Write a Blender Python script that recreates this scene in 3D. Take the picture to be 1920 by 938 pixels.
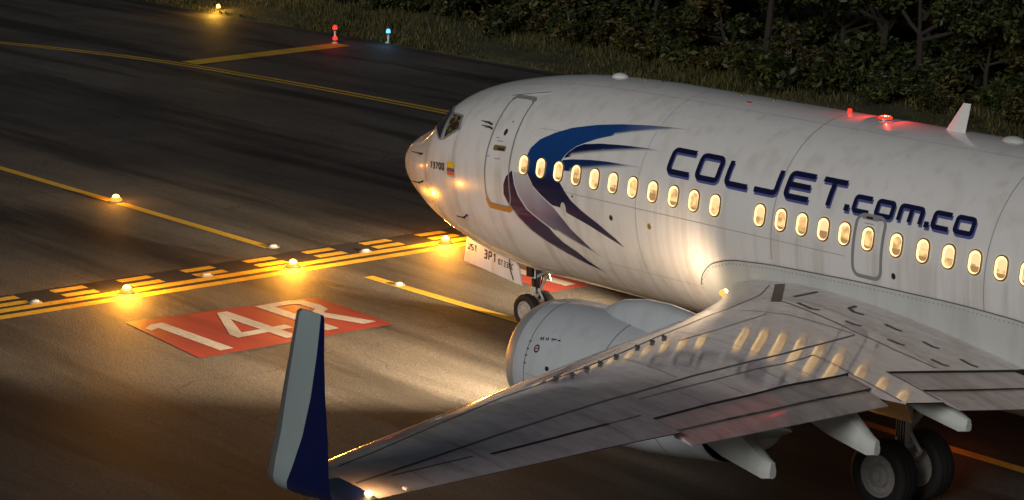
import bpy, bmesh, math, random
import numpy as np
from mathutils import Matrix, Vector
from mathutils.geometry import tessellate_polygon

for o in list(bpy.data.objects):
    bpy.data.objects.remove(o)
SC = bpy.context.scene
COL = SC.collection
R = math.radians
random.seed(7)
RNG = np.random.default_rng(7)

# ------------------------------------------------------------------ camera
CAM_POS = (39.8818, -30.644, 11.8595)
YAW, PITCH, ROLL, FPX = 0.8743, 0.2148, 0.0068, 4542.4
cd = bpy.data.cameras.new('camera')
cam = bpy.data.objects.new('camera', cd)
COL.objects.link(cam)
fw = Vector((-math.sin(YAW) * math.cos(PITCH), math.cos(YAW) * math.cos(PITCH), -math.sin(PITCH)))
rt = fw.cross(Vector((0, 0, 1))).normalized()
up = rt.cross(fw)
c_, s_ = math.cos(ROLL), math.sin(ROLL)
rt, up = c_ * rt + s_ * up, -s_ * rt + c_ * up
m = Matrix((rt, up, -fw)).transposed().to_4x4()
m.translation = Vector(CAM_POS)
cam.matrix_world = m
cd.sensor_width = 36
cd.lens = FPX / 1920 * 36
cd.clip_end = 3000
SC.camera = cam

# ------------------------------------------------------------------ light
SUN_AZ = (0.42, -0.91)            # where the light comes from (camera side, low)
SUN_EL = R(22)
w = bpy.data.worlds.new('World')
SC.world = w
w.use_nodes = True
nt = w.node_tree
sky = nt.nodes.new('ShaderNodeTexSky')
sky.sky_type = 'NISHITA'
sky.sun_disc = False
sky.sun_elevation = SUN_EL
sky.sun_rotation = math.atan2(SUN_AZ[0], SUN_AZ[1])
nt.links.new(sky.outputs[0], nt.nodes['Background'].inputs[0])
nt.nodes['Background'].inputs[1].default_value = 0.006
sl = bpy.data.lights.new('sun', 'SUN')
sl.energy = 1.38
sl.angle = R(14)
sl.color = (1.0, 0.96, 0.92)
so = bpy.data.objects.new('sun', sl)
COL.objects.link(so)
sd = Vector((SUN_AZ[0] * math.cos(SUN_EL), SUN_AZ[1] * math.cos(SUN_EL), math.sin(SUN_EL)))
so.rotation_euler = sd.to_track_quat('Z', 'Y').to_euler()
vs = SC.view_settings
vs.view_transform = 'Standard'
vs.look = 'None'
vs.exposure = 0
vs.gamma = 1
vs.use_curve_mapping = False
SC.cycles.max_bounces = 5
SC.cycles.sample_clamp_indirect = 4
SC.cycles.use_denoising = True

# ------------------------------------------------------------------ helpers
def link(o, parent=None, label=None, cat=None, group=None, kind=None):
    if o.name not in COL.objects:
        COL.objects.link(o)
    if parent is not None:
        o.parent = parent
        if parent.type == 'EMPTY':
            o.matrix_parent_inverse = Matrix.Translation(-Vector(parent.location))
    if label: o['label'] = label
    if cat: o['category'] = cat
    if group: o['group'] = group
    if kind: o['kind'] = kind
    return o

def empty(name, loc, label=None, cat=None, group=None, parent=None):
    o = bpy.data.objects.new(name, None)
    o.empty_display_size = 0.3
    o.location = loc
    return link(o, parent, label, cat, group)

def mk(name, V, F, mats, parent=None, smooth=False, mi=None, cols=None, **kw):
    me = bpy.data.meshes.new(name)
    me.from_pydata([tuple(map(float, v)) for v in V], [], [tuple(map(int, f)) for f in F])
    if not isinstance(mats, (list, tuple)): mats = [mats]
    for x in mats: me.materials.append(x)
    if mi is not None: me.polygons.foreach_set('material_index', [int(i) for i in mi])
    if smooth is True: me.polygons.foreach_set('use_smooth', [True] * len(me.polygons))
    if cols is not None:
        a = me.attributes.new('paint', 'FLOAT_COLOR', 'POINT')
        a.data.foreach_set('color', np.asarray(cols, dtype=np.float32).ravel())
    me.update()
    if smooth == 'auto':
        me.polygons.foreach_set('use_smooth', [True] * len(me.polygons))
        me.set_sharp_from_angle(angle=R(35))
    o = bpy.data.objects.new(name, me)
    return link(o, parent, **kw)

class MB:
    def __init__(s): s.V, s.F, s.I = [], [], []
    def add(s, V, F, i=0):
        n = len(s.V); s.V += [tuple(v) for v in V]; s.F += [tuple(k + n for k in f) for f in F]; s.I += [i] * len(F); return s
    def box(s, c, d, i=0, rot=None):
        V = [Vector((sx * d[0] / 2, sy * d[1] / 2, sz * d[2] / 2)) for sx in (-1, 1) for sy in (-1, 1) for sz in (-1, 1)]
        if rot is not None: V = [rot @ v for v in V]
        V = [v + Vector(c) for v in V]
        return s.add(V, [(0, 1, 3, 2), (4, 6, 7, 5), (0, 4, 5, 1), (2, 3, 7, 6), (0, 2, 6, 4), (1, 5, 7, 3)], i)
    def tube(s, a, b, r0, r1=None, n=12, i=0, cap=True):
        a, b = Vector(a), Vector(b); r1 = r0 if r1 is None else r1
        d = (b - a).normalized(); u = d.orthogonal().normalized(); v = d.cross(u)
        V = [a + (u * math.cos(2 * math.pi * k / n) + v * math.sin(2 * math.pi * k / n)) * r0 for k in range(n)]
        V += [b + (u * math.cos(2 * math.pi * k / n) + v * math.sin(2 * math.pi * k / n)) * r1 for k in range(n)]
        F = [(k, (k + 1) % n, n + (k + 1) % n, n + k) for k in range(n)]
        if cap: F += [tuple(range(n))[::-1], tuple(range(n, 2 * n))]
        return s.add(V, F, i)
    def lathe(s, prof, c, axis='y', n=32, i=0, sz=None, mi=None):
        """prof: list of (along, radius) revolved about axis through c"""
        V, F = [], []
        for a, r in prof:
            for k in range(n):
                t = 2 * math.pi * k / n; p, q = r * math.cos(t), r * math.sin(t)
                if sz: q = sz(q, a)
                if axis == 'y': V.append((c[0] + p, c[1] + a, c[2] + q))
                elif axis == 'x': V.append((c[0] + a, c[1] + p, c[2] + q))
                else: V.append((c[0] + p, c[1] + q, c[2] + a))
        I = []
        for j in range(len(prof) - 1):
            for k in range(n):
                F.append((j * n + k, j * n + (k + 1) % n, (j + 1) * n + (k + 1) % n, (j + 1) * n + k)); I.append(mi[j] if mi else i)
        b = len(s.V); s.V += V; s.F += [tuple(x + b for x in f) for f in F]; s.I += I
        return s
    def build(s, name, mats, parent=None, smooth=False, **kw):
        return mk(name, s.V, s.F, mats, parent, smooth, s.I, **kw)

def grid_faces(nu, nv, wrap=False):
    F = []
    for i in range(nu - 1):
        for j in range(nv if wrap else nv - 1):
            F.append((i * nv + j, i * nv + (j + 1) % nv, (i + 1) * nv + (j + 1) % nv, (i + 1) * nv + j))
    return F

# ------------------------------------------------------------------ materials
def material(name, base=(.5, .5, .5), rough=.5, metal=0, emit=None, estr=0, coat=0, spec=.5):
    mt = bpy.data.materials.new(name); mt.use_nodes = True
    b = mt.node_tree.nodes['Principled BSDF']
    b.inputs['Base Color'].default_value = (*base, 1)
    b.inputs['Roughness'].default_value = rough
    b.inputs['Metallic'].default_value = metal
    b.inputs['Specular IOR Level'].default_value = spec
    b.inputs['Coat Weight'].default_value = coat
    b.inputs['Coat Roughness'].default_value = .06
    if emit:
        b.inputs['Emission Color'].default_value = (*emit, 1)
        b.inputs['Emission Strength'].default_value = estr
    return mt

def N(mt, typ, **kw):
    n = mt.node_tree.nodes.new(typ)
    for k, v in kw.items():
        if k in n.inputs.keys() if hasattr(n.inputs, 'keys') else False: n.inputs[k].default_value = v
        else: setattr(n, k, v)
    return n
def L(mt, a, b): mt.node_tree.links.new(a, b)
def coords(mt, scale=(1, 1, 1), rot=(0, 0, 0), obj=True):
    tc = N(mt, 'ShaderNodeTexCoord'); mp = N(mt, 'ShaderNodeMapping')
    mp.inputs['Scale'].default_value = scale; mp.inputs['Rotation'].default_value = rot
    L(mt, tc.outputs['Object' if obj else 'Generated'], mp.inputs[0]); return mp.outputs[0]
def noise(mt, vec, scale, detail=4, rough=.55, dist=0):
    n = N(mt, 'ShaderNodeTexNoise'); n.inputs['Scale'].default_value = scale; n.inputs['Detail'].default_value = detail
    n.inputs['Roughness'].default_value = rough; n.inputs['Distortion'].default_value = dist
    L(mt, vec, n.inputs['Vector']); return n.outputs['Fac']
def ramp(mt, fac, stops):
    r = N(mt, 'ShaderNodeValToRGB'); e = r.color_ramp.elements
    while len(e) < len(stops): e.new(.5)
    for k, (p, c) in enumerate(stops):
        e[k].position = p; e[k].color = (*c, 1) if len(c) == 3 else c
    L(mt, fac, r.inputs[0]); return r.outputs[0]
def mixc(mt, fac, a, b, mode='MIX'):
    n = N(mt, 'ShaderNodeMix'); n.data_type = 'RGBA'; n.blend_type = mode
    for s, v in ((0, fac), (6, a), (7, b)):
        if hasattr(v, 'is_output'): L(mt, v, n.inputs[s])
        elif isinstance(v, tuple): n.inputs[s].default_value = (*v, 1) if len(v) == 3 else v
        else: n.inputs[s].default_value = v
    return n.outputs[2]
def bump(mt, h, strength, dist=.01):
    b = N(mt, 'ShaderNodeBump'); b.inputs['Strength'].default_value = strength; b.inputs['Distance'].default_value = dist
    L(mt, h, b.inputs['Height']); L(mt, b.outputs[0], mt.node_tree.nodes['Principled BSDF'].inputs['Normal'])
def bsdf(mt): return mt.node_tree.nodes['Principled BSDF']

WHITE = (.74, .74, .73)
def paint_white(name, base=WHITE, attr=False, rough=.20, dirt=.40, grime=False):
    mt = material(name, base, rough, coat=.6)
    v = coords(mt, (1.6, 1.6, .22)); st = noise(mt, v, 2.2, 3, .5)           # run-off streaks
    v2 = coords(mt, (1, 1, 1)); bl = noise(mt, v2, .8, 5, .6)
    d = ramp(mt, st, [(.26, (.66, .62, .56)), (.50, (1, 1, 1))])
    d2 = ramp(mt, bl, [(.30, (.93, .92, .90)), (.65, (1, 1, 1))])
    dd = mixc(mt, dirt, (1., 1., 1.), mixc(mt, 1., d, d2, 'MULTIPLY'))
    if grime:
        gs = ramp(mt, noise(mt, coords(mt, (2.3, .0, .10)), 1.6, 3, .6), [(.48, (1, 1, 1)), (.66, (.85, .83, .80))])
        sx = N(mt, 'ShaderNodeSeparateXYZ'); tcg = N(mt, 'ShaderNodeTexCoord'); L(mt, tcg.outputs['Object'], sx.inputs[0])
        mr = N(mt, 'ShaderNodeMapRange'); mr.interpolation_type = 'SMOOTHSTEP'; mr.inputs[1].default_value = 3.75; mr.inputs[2].default_value = 3.45; L(mt, sx.outputs['Z'], mr.inputs[0])
        dd = mixc(mt, mr.outputs[0], dd, mixc(mt, 1., dd, gs, 'MULTIPLY'))
    if attr:
        a = N(mt, 'ShaderNodeAttribute'); a.attribute_name = 'paint'
        col = a.outputs['Color']
    else: col = base
    L(mt, mixc(mt, 1., col, dd, 'MULTIPLY'), bsdf(mt).inputs['Base Color'])
    rr = N(mt, 'ShaderNodeMapRange'); rr.inputs['To Min'].default_value = rough + .12; rr.inputs['To Max'].default_value = rough - .06
    L(mt, st, rr.inputs[0]); L(mt, rr.outputs[0], bsdf(mt).inputs['Roughness'])
    return mt
M = {}
M['white'] = paint_white('fuselage_white_paint', grime=True)
M['decal'] = paint_white('livery_paint', attr=True, dirt=.35)
M['nacelle'] = paint_white('nacelle_grey_paint', (.55, .59, .62), rough=.2, dirt=.3)
M['fairing'] = paint_white('fairing_grey_paint', (.55, .58, .56), rough=.3, dirt=.4)
def wing_mat(name, base, metal, rough, coat=1.):
    mt = material(name, base, rough, metal, coat=coat); bsdf(mt).inputs['Coat Roughness'].default_value = .085; bsdf(mt).inputs['Coat IOR'].default_value = 2.1
    v = coords(mt, (.5, 1.6, 1), (0, 0, R(-15))); n1 = noise(mt, v, 1.6, 6, .65)
    n2 = noise(mt, coords(mt), 5, 5, .6)
    d = ramp(mt, n1, [(.33, (.62, .57, .54)), (.55, (1, 1, 1))])
    d2 = ramp(mt, n2, [(.30, (.75, .72, .70)), (.55, (1, 1, 1))])
    L(mt, mixc(mt, .75, base, mixc(mt, 1., mixc(mt, 1., d, d2, 'MULTIPLY'), base, 'MULTIPLY')), bsdf(mt).inputs['Base Color'])
    rr = N(mt, 'ShaderNodeMapRange'); rr.inputs['To Min'].default_value = rough + .12; rr.inputs['To Max'].default_value = rough - .05
    L(mt, n1, rr.inputs[0]); L(mt, rr.outputs[0], bsdf(mt).inputs['Roughness'])
    bump(mt, noise(mt, coords(mt, (1, .6, 1)), 1.3, 2), .02, .02)
    return mt
M['wing'] = wing_mat('wing_grey_skin', (.66, .565, .56), .05, .42)
M['flap'] = wing_mat('flap_grey_skin', (.56, .50, .49), .05, .45, .1)
M['metal'] = material('bare_aluminium', (.75, .75, .76), .22, 1)
M['lip'] = material('inlet_lip_metal', (.60, .60, .58), .42, .55)
M['maroon'] = material('emblem_maroon', (.16, .02, .02), .5)
M['steel'] = material('landing_gear_steel', (.60, .59, .57), .38, .4)
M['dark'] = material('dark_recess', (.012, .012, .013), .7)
M['line'] = material('panel_joint_sealant', (.13, .12, .115), .6)
M['softline'] = material('panel_joint_faint', (.33, .32, .31), .5)
M['ring'] = material('grey_door_border', (.24, .25, .25), .45)
M['navy'] = material('navy_lettering', (.008, .010, .045), .3, coat=.4)
M['lilac'] = material('lettering_drop_shade', (.10, .11, .30), .35, coat=.3)
M['ink'] = material('black_stencil', (.02, .018, .018), .5)
M['blue'] = material('winglet_blue', (.004, .008, .062), .3, coat=.4)
M['wlgrey'] = paint_white('winglet_grey', (.33, .41, .42), rough=.32, dirt=.25)
M['wlle'] = material('winglet_leading_edge', (.28, .30, .29), .3, .6)
M['rubber'] = material('tyre_rubber', (.016, .015, .015), .75)
M['hub'] = material('wheel_hub', (.45, .44, .42), .45, .3)
M['glass'] = material('cockpit_glass', (.02, .02, .022), .06, spec=.8)
M['gold'] = material('brass_sill', (.55, .36, .08), .35, .7)
M['yellowflag'] = material('flag_yellow', (.75, .48, .02), .4)
M['blueflag'] = material('flag_blue', (.02, .03, .16), .4)
M['redflag'] = material('flag_red', (.5, .03, .03), .4)
M['wframe'] = material('window_rim', (.22, .17, .10), .4, .3)
M['wreveal'] = material('lit_window_reveal', (.8, .7, .5), .5, emit=(1, .60, .22), estr=1.8)
def cabin_mat():
    mt = material('lit_cabin', (.3, .22, .12), .25)
    v = coords(mt, (7, 7, 8)); n = noise(mt, v, 1.0, 2, .5)
    oi = N(mt, 'ShaderNodeObjectInfo')
    c = ramp(mt, n, [(.34, (.30, .165, .06)), (.46, (.52, .30, .11)), (.58, (.80, .50, .21))])
    L(mt, c, bsdf(mt).inputs['Emission Color'])
    bsdf(mt).inputs['Emission Strength'].default_value = 1.35
    return mt
M['cabin'] = cabin_mat()
M['blind'] = material('lit_blind', (.5, .42, .3), .6, emit=(1, .62, .27), estr=.95)
M['seat'] = material('lit_seat_back', (.2, .13, .07), .7, emit=(1, .55, .22), estr=.30)
def cockpit_mat():
    mt = material('cockpit_glass_lit', (.03, .025, .02), .08, spec=.8)
    n = noise(mt, coords(mt, (1, 1, 1)), 7, 4, .6)
    c = ramp(mt, n, [(.52, (0, 0, 0)), (.62, (.55, .33, .08)), (.75, (.9, .6, .2))])
    L(mt, c, bsdf(mt).inputs['Emission Color']); bsdf(mt).inputs['Emission Strength'].default_value = .22
    return mt
M['glasslit'] = cockpit_mat()
def emitter(name, col, s): return material(name, (0, 0, 0), .5, emit=col, estr=s)
M['amber_core'] = emitter('amber_lamp_core', (1, .60, .17), 5)
M['amber_lens'] = emitter('amber_lamp_lens', (1, .42, .04), 1.2)
M['amber_far'] = emitter('amber_guard_lamp', (1, .58, .12), 5)
M['red_core'] = emitter('red_lamp_core', (1, .055, .02), 6)
M['red_lens'] = emitter('red_lamp_lens', (1, .02, .01), 3)
M['blue_core'] = emitter('blue_lamp', (.10, .50, 1), 2.2)
M['warm_core'] = emitter('landing_lamp', (1, .72, .30), 9)
M['warm_soft'] = emitter('landing_lamp_soft', (1, .50, .12), 1.4)
M['fixture'] = material('inset_fixture_metal', (.40, .40, .39), .35, .5)
M['fixdark'] = material('inset_fixture_collar', (.10, .095, .09), .5, .4)
M['domegrey'] = material('unlit_lens', (.42, .42, .41), .25)
M['postwhite'] = material('white_post', (.7, .7, .68), .5)

def asphalt():
    mt = material('asphalt', (.07, .065, .06), .8)
    big = noise(mt, coords(mt), .16, 5, .6)
    st = noise(mt, coords(mt, (.05, .62, 1), (0, 0, R(8))), 1.0, 4, .55, .4)   # rubber streaks along the taxi direction, deepened to paint in long cast shadows
    st2 = noise(mt, coords(mt, (.14, 1.9, 1), (0, 0, R(5))), 1.0, 3, .6)
    fine = noise(mt, coords(mt), 26, 3, .8)
    grit = noise(mt, coords(mt), 70, 2, .7)
    c = ramp(mt, big, [(.32, (.046, .043, .040)), (.68, (.088, .081, .073))])
    c = mixc(mt, .9, c, ramp(mt, st, [(.38, (.24, .235, .23)), (.52, (1, 1, 1))]), 'MULTIPLY')
    c = mixc(mt, .35, c, ramp(mt, st2, [(.36, (.45, .44, .44)), (.50, (1, 1, 1))]), 'MULTIPLY')
    c = mixc(mt, .8, c, ramp(mt, fine, [(.30, (.34, .34, .34)), (.70, (1.75, 1.72, 1.66))]), 'MULTIPLY')
    f2 = noise(mt, coords(mt), 11, 4, .85)
    c = mixc(mt, .8, c, ramp(mt, f2, [(.36, (.55, .55, .56)), (.64, (1.4, 1.38, 1.35))]), 'MULTIPLY')
    c = mixc(mt, .8, c, ramp(mt, grit, [(.35, (.5, .5, .5)), (.72, (2.1, 2.05, 1.95))]), 'MULTIPLY')
    br = N(mt, 'ShaderNodeTexBrick'); br.inputs['Scale'].default_value = 1; br.inputs['Mortar Size'].default_value = .012; br.inputs['Brick Width'].default_value = 14; br.inputs['Row Height'].default_value = 5.2
    br.inputs['Color1'].default_value = (.70, .70, .70, 1); br.inputs['Color2'].default_value = (1.12, 1.11, 1.10, 1); br.inputs['Mortar'].default_value = (.45, .43, .42, 1)
    dn = N(mt, 'ShaderNodeVectorMath'); dn.operation = 'MULTIPLY_ADD'; dn.inputs[1].default_value = (.12, .12, 0)
    jn = N(mt, 'ShaderNodeTexNoise'); jn.inputs['Scale'].default_value = 1.5; jc = coords(mt, (1, 1, 1), (0, 0, R(8)))
    L(mt, jc, jn.inputs['Vector']); L(mt, jn.outputs['Color'], dn.inputs[0]); L(mt, jc, dn.inputs[2]); L(mt, dn.outputs[0], br.inputs['Vector'])
    c = mixc(mt, .8, c, br.outputs['Color'], 'MULTIPLY')
    # cracks
    vo = N(mt, 'ShaderNodeTexVoronoi'); vo.feature = 'DISTANCE_TO_EDGE'; vo.inputs['Scale'].default_value = .16
    dv = N(mt, 'ShaderNodeVectorMath'); dv.operation = 'ADD'
    wn = N(mt, 'ShaderNodeTexNoise'); wn.inputs['Scale'].default_value = .9; wn.inputs['Detail'].default_value = 5
    cc = coords(mt); L(mt, cc, wn.inputs['Vector']); L(mt, cc, dv.inputs[0]); L(mt, wn.outputs['Color'], dv.inputs[1])
    L(mt, dv.outputs[0], vo.inputs['Vector'])
    ck = ramp(mt, vo.outputs['Distance'], [(.0, (.35, .35, .35)), (.004, (1, 1, 1))])
    ckm = ramp(mt, noise(mt, coords(mt), .35, 2), [(.51, (0, 0, 0)), (.57, (1, 1, 1))])
    c = mixc(mt, ckm, c, mixc(mt, 1., c, ck, 'MULTIPLY'))
    L(mt, c, bsdf(mt).inputs['Base Color'])
    rr = N(mt, 'ShaderNodeMapRange'); rr.inputs['To Min'].default_value = .58; rr.inputs['To Max'].default_value = .80
    L(mt, st, rr.inputs[0]); L(mt, rr.outputs[0], bsdf(mt).inputs['Roughness'])
    bump(mt, fine, .8, .03)
    return mt
M['asphalt'] = asphalt()
def road_paint(name, col, wear=.35):
    mt = material(name, col, .62)
    n = noise(mt, coords(mt), 14, 6, .8); n2 = noise(mt, coords(mt, (.15, 1.2, 1)), 1.2, 4, .6)
    c = mixc(mt, wear, col, ramp(mt, n, [(.36, (.07, .062, .055)), (.46, col)]))
    c = mixc(mt, .55, c, ramp(mt, n2, [(.36, (.45, .42, .40)), (.55, (1, 1, 1))]), 'MULTIPLY')
    L(mt, c, bsdf(mt).inputs['Base Color']); bump(mt, n, .3, .008)
    return mt
M['yellow'] = road_paint('yellow_road_paint', (.60, .37, .03), .75)
M['black'] = road_paint('black_border_paint', (.026, .024, .024), .3)
M['red'] = road_paint('red_panel_paint', (.25, .028, .018), .7)
M['wpaint'] = road_paint('white_road_paint', (.40, .37, .33), .7)
def soil():
    mt = material('verge_soil', (.04, .045, .015), .95)
    c = ramp(mt, noise(mt, coords(mt), .9, 6, .65), [(.34, (.022, .024, .010)), (.55, (.055, .055, .020)), (.72, (.085, .075, .032))])
    L(mt, c, bsdf(mt).inputs['Base Color']); bump(mt, noise(mt, coords(mt), 6, 5), .8, .08)
    return mt
M['soil'] = soil()
def leafy(name, cols, trans=.25):
    mt = material(name, cols[1], .55, spec=.25)
    oi = N(mt, 'ShaderNodeObjectInfo'); gi = N(mt, 'ShaderNodeNewGeometry')
    n = noise(mt, coords(mt), 1.1, 3)
    ad = N(mt, 'ShaderNodeMath'); ad.operation = 'MULTIPLY_ADD'; ad.inputs[1].default_value = .40
    L(mt, gi.outputs['Random Per Island'], ad.inputs[0]); L(mt, n, ad.inputs[2])
    L(mt, ramp(mt, ad.outputs[0], [(.38, cols[0]), (.68, cols[1]), (.95, cols[2])]), bsdf(mt).inputs['Base Color'])
    return mt
M['leaf'] = leafy('leaf_green', [(.006, .012, .004), (.020, .031, .008), (.075, .082, .022)])
M['leaf2'] = leafy('leaf_olive', [(.010, .013, .004), (.030, .030, .009), (.095, .080, .024)])
M['grass'] = leafy('grass_blades', [(.020, .026, .007), (.055, .056, .015), (.115, .095, .034)])
M['bark'] = material('bark', (.020, .016, .012), .9)
M['palebark'] = material('pale_bark', (.10, .085, .06), .85)

# ------------------------------------------------------------------ airframe surfaces (metres; x aft from the nose, port = -y)
FT = np.array([[0,2.76,2.76,0,2.76],[.05,2.906,2.521,.14,2.77],[.15,3.085,2.398,.316,2.82],[.35,3.303,2.312,.503,2.937],
 [.7,3.521,2.143,.719,3.016],[1.1,3.703,2.001,.927,3.047],[1.6,3.914,1.811,1.182,3.106],[2.1,4.281,1.675,1.389,3.201],
 [2.6,4.644,1.564,1.588,3.308],[3.2,4.857,1.432,1.731,3.374],[4,5.039,1.32,1.841,3.434],[5,5.2,1.252,1.885,3.47],
 [6,5.3,1.262,1.89,3.482],[7,5.345,1.27,1.882,3.49],[8,5.365,1.27,1.88,3.49],[21,5.365,1.27,1.88,3.49],[23,5.37,1.62,1.86,3.5],
 [26,5.35,2.25,1.65,3.72],[29,5.25,3.05,1.2,4.1],[31.5,5.1,3.75,.7,4.42],[33,4.85,4.25,.28,4.55]], dtype=float)
def pchip(xs, ys):
    h = np.diff(xs); d = np.diff(ys) / h; mm = np.zeros_like(ys)
    for i in range(1, len(xs) - 1):
        if d[i-1] * d[i] > 0:
            w1 = 2 * h[i] + h[i-1]; w2 = h[i] + 2 * h[i-1]; mm[i] = (w1 + w2) / (w1 / d[i-1] + w2 / d[i])
    mm[0] = d[0]; mm[-1] = d[-1]
    def f(x):
        x = np.clip(x, xs[0], xs[-1]); i = np.clip(np.searchsorted(xs, x) - 1, 0, len(h) - 1); t = (x - xs[i]) / h[i]
        return ys[i]*(1+2*t)*(1-t)**2 + h[i]*mm[i]*t*(1-t)**2 + ys[i+1]*t*t*(3-2*t) + h[i]*mm[i+1]*t*t*(t-1)
    return f
FF = [pchip(np.sqrt(FT[:, 0]), FT[:, k]) for k in range(1, 5)]
def fpt(x, phi, off=0.):
    x = np.asarray(x, float); phi = np.asarray(phi, float)
    def P(x, phi):
        v = np.sqrt(np.maximum(x, 1e-6)); top, bot, wd, zc = [f(v) for f in FF]
        c, s = np.cos(phi), np.sin(phi)
        return np.stack([x + 0 * phi, -wd * c, zc + np.where(s > 0, top - zc, zc - bot) * s], -1)
    p = P(x, phi)
    if off is not None and np.any(off):
        e = 1e-3
        a = P(x + e, phi) - P(np.maximum(x - e, 1e-5), phi); b = P(x, phi + e) - P(x, phi - e)
        n = np.cross(b, a); n /= np.linalg.norm(n, axis=-1, keepdims=True)
        s = np.sign((n * (p - np.stack([x + 0 * phi, 0 * phi, 3.4 + 0 * phi], -1))).sum(-1, keepdims=True))
        p = p + n * s * np.asarray(off)[..., None] if np.ndim(off) else p + n * s * off
    return p
RF = 1.88
def on_fuselage(V2, off): V2 = np.asarray(V2, float); return fpt(V2[:, 0], V2[:, 1] / RF, off)

WY=[1.5,1.9,3.0,4.3,5.9,11.0,16.6]; WXL=[10.85,11.2,12.1,12.95,13.80,16.58,19.62]; WXT=[18.5,18.5,18.5,18.5,18.5,19.70,21.0]
WZLy=[1.5,1.9,4.3,11.0,16.6]; WZL=[2.2,2.25,2.55,3.40,4.08]; WZTy=[1.5,1.9,4.8,6.0,11.2,12.5,16.6]; WZT=[2.0,2.05,2.48,2.68,3.52,3.68,4.14]
def wsec(y): return (np.interp(y,WY,WXL),np.interp(y,WZLy,WZL),np.interp(y,WY,WXT),np.interp(y,WZTy,WZT),np.interp(y,[1.9,6,16.6],[.13,.115,.10]))
def yt(u, tc): return 5*tc*(.2969*np.sqrt(u)-.126*u-.3516*u*u+.2843*u**3-.1015*u**4)
def cmb(u): return .016*4*u*(1-u)
def zU(x, y, sg=1):
    xl, zl, xt, zt, tc = wsec(y); c = xt - xl; u = np.clip((x - xl) / c, 0, 1)
    return zl + (zt - zl) * u + c * (cmb(u) + sg * yt(u, tc))

# ------------------------------------------------------------------ flat outlines laid on surfaces
def refine(loops, dx, ds):
    """2-D outlines (first = outer, rest = holes) -> triangles cut on a grid"""
    tri = tessellate_polygon([[Vector((a, b, 0)) for a, b in l] for l in loops])
    pts = [Vector((a, b, 0)) for l in loops for a, b in l]
    bm = bmesh.new(); vs_ = [bm.verts.new(p) for p in pts]
    for t in tri:
        try: bm.faces.new([vs_[i] for i in t])
        except ValueError: pass
    xs = [p.x for p in pts]; ys = [p.y for p in pts]
    for k, (lo, hi, st) in enumerate(((min(xs), max(xs), dx), (min(ys), max(ys), ds))):
        v = math.ceil(lo / st) * st
        while v < hi:
            bmesh.ops.bisect_plane(bm, geom=bm.verts[:] + bm.edges[:] + bm.faces[:], plane_co=((v, 0, 0) if k == 0 else (0, v, 0)), plane_no=((1, 0, 0) if k == 0 else (0, 1, 0)), dist=1e-5)
            v += st
    bm.verts.index_update()
    V = [(v.co.x, v.co.y) for v in bm.verts]; F = [[v.index for v in f.verts] for f in bm.faces]
    bm.free(); return V, F

def fillet(P, r, n=4, closed=False):
    P = [np.array(p, float) for p in P]; out = []; m_ = len(P)
    for i in range(m_):
        if not closed and i in (0, m_ - 1): out.append(P[i]); continue
        a, b, c = P[i-1], P[i], P[(i+1) % m_]
        d1 = (a - b); d2 = (c - b); l1 = np.linalg.norm(d1); l2 = np.linalg.norm(d2)
        q = min(r, l1 * .48, l2 * .48); p1 = b + d1 / l1 * q; p2 = b + d2 / l2 * q
        for k in range(n + 1):
            t = k / n; out.append((1-t)**2 * p1 + 2*t*(1-t) * b + t*t * p2)
    return out

def strip(P, wd, closed=False, step=None):
    """mitred ribbon along a 2-D path"""
    P = [np.array(p, float) for p in P]
    if step:
        Q = []
        for i in range(len(P) - (0 if closed else 1)):
            a, b = P[i], P[(i+1) % len(P)]; k = max(1, int(np.linalg.norm(b - a) / step))
            Q += [a + (b - a) * j / k for j in range(k)]
        if not closed: Q.append(P[-1])
        P = Q
    n = len(P); V = []
    for i in range(n):
        if closed: a, b, c = P[i-1], P[i], P[(i+1) % n]
        else: a, b, c = P[max(i-1, 0)], P[i], P[min(i+1, n-1)]
        t1 = b - a if i > 0 or closed else c - b; t2 = c - b if i < n - 1 or closed else b - a
        t1 = t1 / np.linalg.norm(t1); t2 = t2 / np.linalg.norm(t2)
        nn = np.array([-(t1[1] + t2[1]), t1[0] + t2[0]]); nn = nn / np.linalg.norm(nn)
        k = wd / 2 / max(.5, nn @ np.array([-t1[1], t1[0]]))
        V += [b + nn * k, b - nn * k]
    F = [(2*i, 2*i+1, (2*i+3) % (2*n), (2*i+2) % (2*n)) for i in range(n if closed else n - 1)]
    return V, F

def rrect(x0, x1, y0, y1, r, n=5):
    out = []
    for cx, cy, a0 in ((x1-r, y1-r, 0), (x0+r, y1-r, 90), (x0+r, y0+r, 180), (x1-r, y0+r, 270)):
        out += [(cx + r*math.cos(R(a0 + 90*k/n)), cy + r*math.sin(R(a0 + 90*k/n))) for k in range(n+1)]
    return out
def ellipse(cx, cy, rx, ry, n=20): return [(cx + rx*math.cos(2*math.pi*k/n), cy + ry*math.sin(2*math.pi*k/n)) for k in range(n)]

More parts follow.
